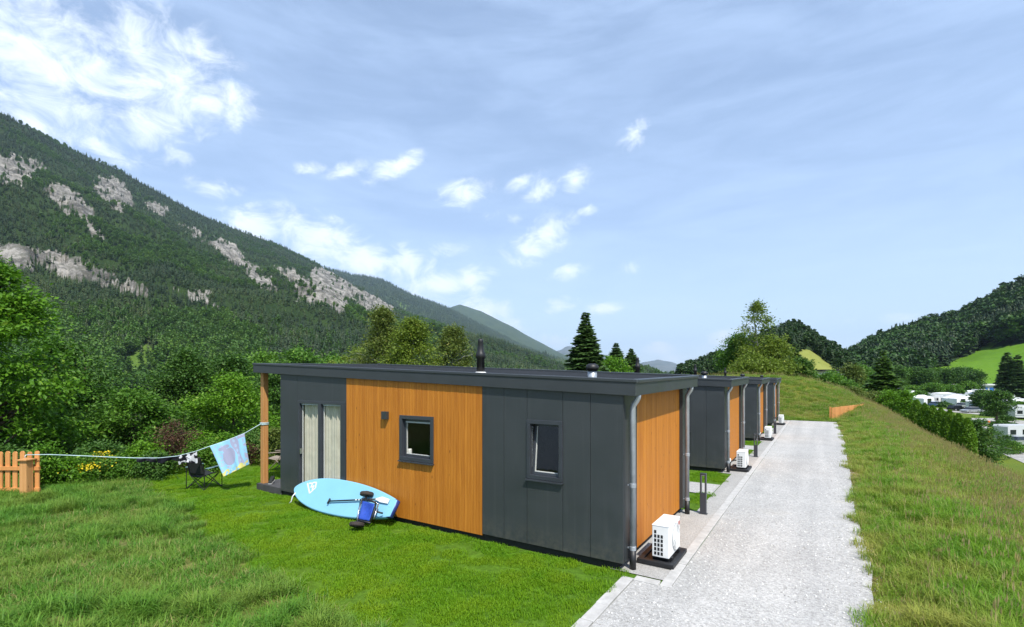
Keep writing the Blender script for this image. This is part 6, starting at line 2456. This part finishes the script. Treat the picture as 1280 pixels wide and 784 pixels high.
motorhome(1272, 552.5, R_(4), 6.0, 2.75, 'largest white motorhome at the right edge below the camp road', accent='cgrey')
car(1275, 557, R_(12), 'carsilver', 'silver car in front of the large white motorhome')
caravan(1269, 519, R_(20), 5.2, 2.5, 'white caravan with dark windows right of the round headed tree', flip=-1)
caravan(1283, 524, R_(-15), 5.4, 2.55, 'white caravan cut off by the right edge above the road')
caravan(1262, 507, R_(10), 5.0, 2.5, 'white caravan high up right, partly behind the round tree', flip=-1)
caravan(1275, 509, R_(65), 5.0, 2.5, 'caravan seen end on near the right edge')
car(1196, 513.5, R_(8), 'carblack', 'black parked car above the thuja hedge')
car(1222, 513, R_(10), 'carblue', 'blue car under the pale gazebo')
awning(1221, 512, R_(8), 3.4, 3, 2.2, 'small pale gazebo above the blue car', .8)
car(1233, 516, R_(5), 'carsilver', 'silver car left of the round headed tree', flip=-1)
awning(1194, 507, R_(15), 5, 4, 2.1, 'peaked white tent above the black car', 1.2)
caravan(1206, 503, R_(8), 5.6, 2.6, 'white caravan right of the peaked white tent')
caravan(1217, 500, R_(14), 5.6, 2.6, 'white caravan left of the small tree, upper right row', flip=-1)
awning(1207, 505.5, R_(8), 5, 2.6, 2.3, 'grey white awning in front of the caravan beside the peaked tent', .3)
caravan(1160, 501, R_(6), 6, 2.6, 'leftmost white caravan of the middle row above the hedge')
caravan(1172, 502, R_(-6), 6, 2.6, 'white caravan in the middle row behind the hedge centre', flip=-1)
caravan(1181, 505, R_(12), 5.8, 2.6, 'white caravan left of the peaked white tent')
awning(1152, 507, R_(20), 5, 4, 2.2, 'white tent roof at the far hedge end', 1.0)
caravan(1131, 497, R_(-20), 5.6, 2.6, 'white caravan right of the young spruce')
awning(1138, 498, R_(0), 5, 4, 2.3, 'low white awning beside the leftmost camp caravan', .5)
caravan(1226, 495, R_(5), 6, 2.6, 'white caravan before the service building doors')
caravan(1246, 498, R_(-8), 6, 2.6, 'white caravan right of the blue doors, partly behind a tree')
motorhome(1182, 497, R_(5), 6.4, 2.9, 'white motorhome in the back row between two camp trees')
caravan(1127, 493, R_(10), 6, 2.6, 'small far white caravan beside the dark tree row', flip=-1)

caravan(1167, 505.5, R_(14), 5.6, 2.6, 'white caravan with its side turned, just above the middle thujas', flip=-1)
caravan(1191, 502, R_(4), 5.6, 2.6, 'white caravan behind the peaked tent')
motorhome(1254, 505, R_(12), 6.2, 2.9, 'white motorhome partly hidden behind the round headed tree', flip=-1)
caravan(1277, 500, R_(8), 5.6, 2.6, 'white caravan under the dark trees at the right edge')
caravan(1236, 502, R_(10), 5.4, 2.5, 'white caravan between the small tree and the round tree')
car(1206, 510, R_(10), 'carsilver', 'silver car right of the black car')
car(1258, 521, R_(16), 'carblack', 'dark car beside the right caravans on the track')
car(1213, 516, R_(8), 'carsilver', 'silver car on the track above the dark round bush', flip=-1)
car(1172, 508.5, R_(12), 'carblue', 'blue car between hedge and middle caravans')
awning(1180, 500, R_(6), 6, 3, 2.3, 'flat white awning behind the middle caravans', .35)
awning(1212, 498, R_(8), 5, 3, 2.4, 'white awning between the upper caravans', .5)
awning(1148, 501, R_(10), 5, 3.5, 2.3, 'white tent roof left of the middle caravans', .7)
awning(1266, 511, R_(14), 3.6, 3, 2.2, 'small white tent above the right caravans', .8)

def service_building():
    p, F = place(1225, 492.5)
    root = empty('service_building', p, 0, 'long white flat roofed service building with blue doors', 'building')
    fn = local(p, YAW + R_(3))
    Hb = 3.6

    def bx(s, x0, x1, y0, y1, z0, z1):
        s.hexa([fn(x0, y0, z0), fn(x1, y0, z0), fn(x1, y1, z0), fn(x0, y1, z0), fn(x0, y0, z1), fn(x1, y0, z1), fn(x1, y1, z1), fn(x0, y1, z1)])
    k = F / 600
    L0, L1 = -38 * k, 36 * k
    s = MB(); bx(s, L0, 22 * k, 0, 7, -.5, Hb)
    s.build('wall', MT['camper'], root, p)
    s = MB(); bx(s, 22.2 * k, L1, .2, 7, -.5, Hb - .3)
    s.build('wood_wall', MT['brickbrown'], root, p)
    s = MB(); bx(s, L0 - .5, L1 + .5, -.9, 7.5, Hb + .01, Hb + .55)
    s.build('roof', MT['roofgrey'], root, p)
    for x0, x1, m_ in ((7, 10, 'cblue'), (12.5, 18.5, 'cblue'), (-8, -3, 'cdark'), (-24, -15, 'cdark'), (2, 4.5, 'cdark')):
        s = MB(); bx(s, x0 * k, x1 * k, -.05, -.01, .2 if m_ == 'cblue' else 1.2, 2.7)
        s.build('door' if m_ == 'cblue' else 'window', MT[m_], root, p)


service_building()


def far_barn():
    x, y, z = K1.pos(1046.0, .08)
    p = Vector((float(x), float(y), float(z) - .3))
    F = depth(p.x, p.y)
    root = empty('barn', p, 0, 'low dark roofed building at the foot of the knoll', 'building')
    fn = local(p, YAW)
    zt = EYE + (HY - 462) / FPX * F - p.z

    def bx(s, x0, x1, y0, y1, z0, z1):
        s.hexa([fn(x0, y0, z0), fn(x1, y0, z0), fn(x1, y1, z0), fn(x0, y1, z0), fn(x0, y0, z1), fn(x1, y0, z1), fn(x1, y1, z1), fn(x0, y1, z1)])
    s = MB(); bx(s, -3.6, 3.4, 0, 4, -1, zt - .5); s.build('wall', MT['camper'], root, p)
    s = MB(); bx(s, -4.2, 4.0, -.5, 4.5, zt - .49, zt); s.build('roof', MT['plinth'], root, p)


far_barn()
p, F = place(1236, 533)
root = empty('marker_post', p, 0, 'small orange marker post beside the camp road', 'marker')
s = MB(); s.lathe(tuple(p), [(.28, 0), (.28, .05), (.22, .06), (.20, 1.0), (.12, 1.12)], 12); s.build('body', MT['orange'], root, p)
s = MB(); s.lathe(tuple(p), [(.225, .55), (.225, .75)], 12); s.build('band', MT['white_plastic'], root, p)


def draped(name, poly, mt, label, cat, lift=.05, n=60, f0=40):
    """a sheet laid on the ground between two edges given as rows of points"""
    A, B_ = poly
    V = []
    m_ = len(A)
    for i in range(n + 1):
        u = i / n * (m_ - 1); k = min(int(u), m_ - 2); w = u - k
        a = (A[k][0] * (1 - w) + A[k + 1][0] * w, A[k][1] * (1 - w) + A[k + 1][1] * w)
        b = (B_[k][0] * (1 - w) + B_[k + 1][0] * w, B_[k][1] * (1 - w) + B_[k + 1][1] * w)
        pa, pb = place(*a, f0)[0], place(*b, f0)[0]
        for j in range(5):
            q = pa.lerp(pb, j / 4)
            V.append((q.x, q.y, gz(q.x, q.y) + lift))
    F_ = [(i * 5 + j, (i + 1) * 5 + j, (i + 1) * 5 + j + 1, i * 5 + j + 1) for i in range(n) for j in range(4)]
    o = link(name, np_mesh(name, V, F_, mt))
    return tag(o, label, cat, None, 'structure')


MT['gravel_far'] = gravel_mat('white_road_gravel', 4, (.38, .37, .35))
draped('gravel_road', ([(1226, 555), (1240, 556.5), (1255, 558), (1270, 563), (1290, 570), (1330, 585)], [(1228, 562), (1242, 565), (1256, 569), (1270, 575), (1288, 583), (1325, 600)]), MT['gravel_far'], 'white gravel road curving below the bank', 'road')
draped('camp_road', ([(1214, 523), (1240, 523), (1265, 525), (1300, 528)], [(1214, 530), (1240, 530.5), (1265, 532), (1300, 537)]), MT['gravel_far'], 'pale camp road past the round headed tree', 'road')
draped('camp_track', ([(1150, 508), (1200, 514.5), (1240, 518), (1300, 521)], [(1150, 510), (1200, 516.5), (1240, 520), (1300, 523.5)]), MT['gravel_far'], 'pale track between the caravan rows', 'road')
draped('parking_patch', ([(1220, 533), (1236, 533)], [(1220, 538.5), (1238, 538.5)]), MT['gravel_far'], 'small white gravel parking patch beside the round bush', 'road')

# ------------------------------------------------------------------ haze
HAZE = 5.8e-5
if HAZE:
    b = MB(); b.box(-18000, 18000, -18000, 19000, -12, 1500)
    m, t, p, o = mk('thin_air_haze')
    t.nodes.remove(p)
    v = nn(t, 'ShaderNodeVolumePrincipled')
    v.inputs['Color'].default_value = (.62, .80, 1.0, 1)
    v.inputs['Density'].default_value = HAZE
    v.inputs['Anisotropy'].default_value = .2
    t.links.new(v.outputs[0], o.inputs['Volume'])
    ob = b.build('haze', m)
    tag(ob, 'thin bluish summer haze over the whole valley', 'haze', None, 'stuff')
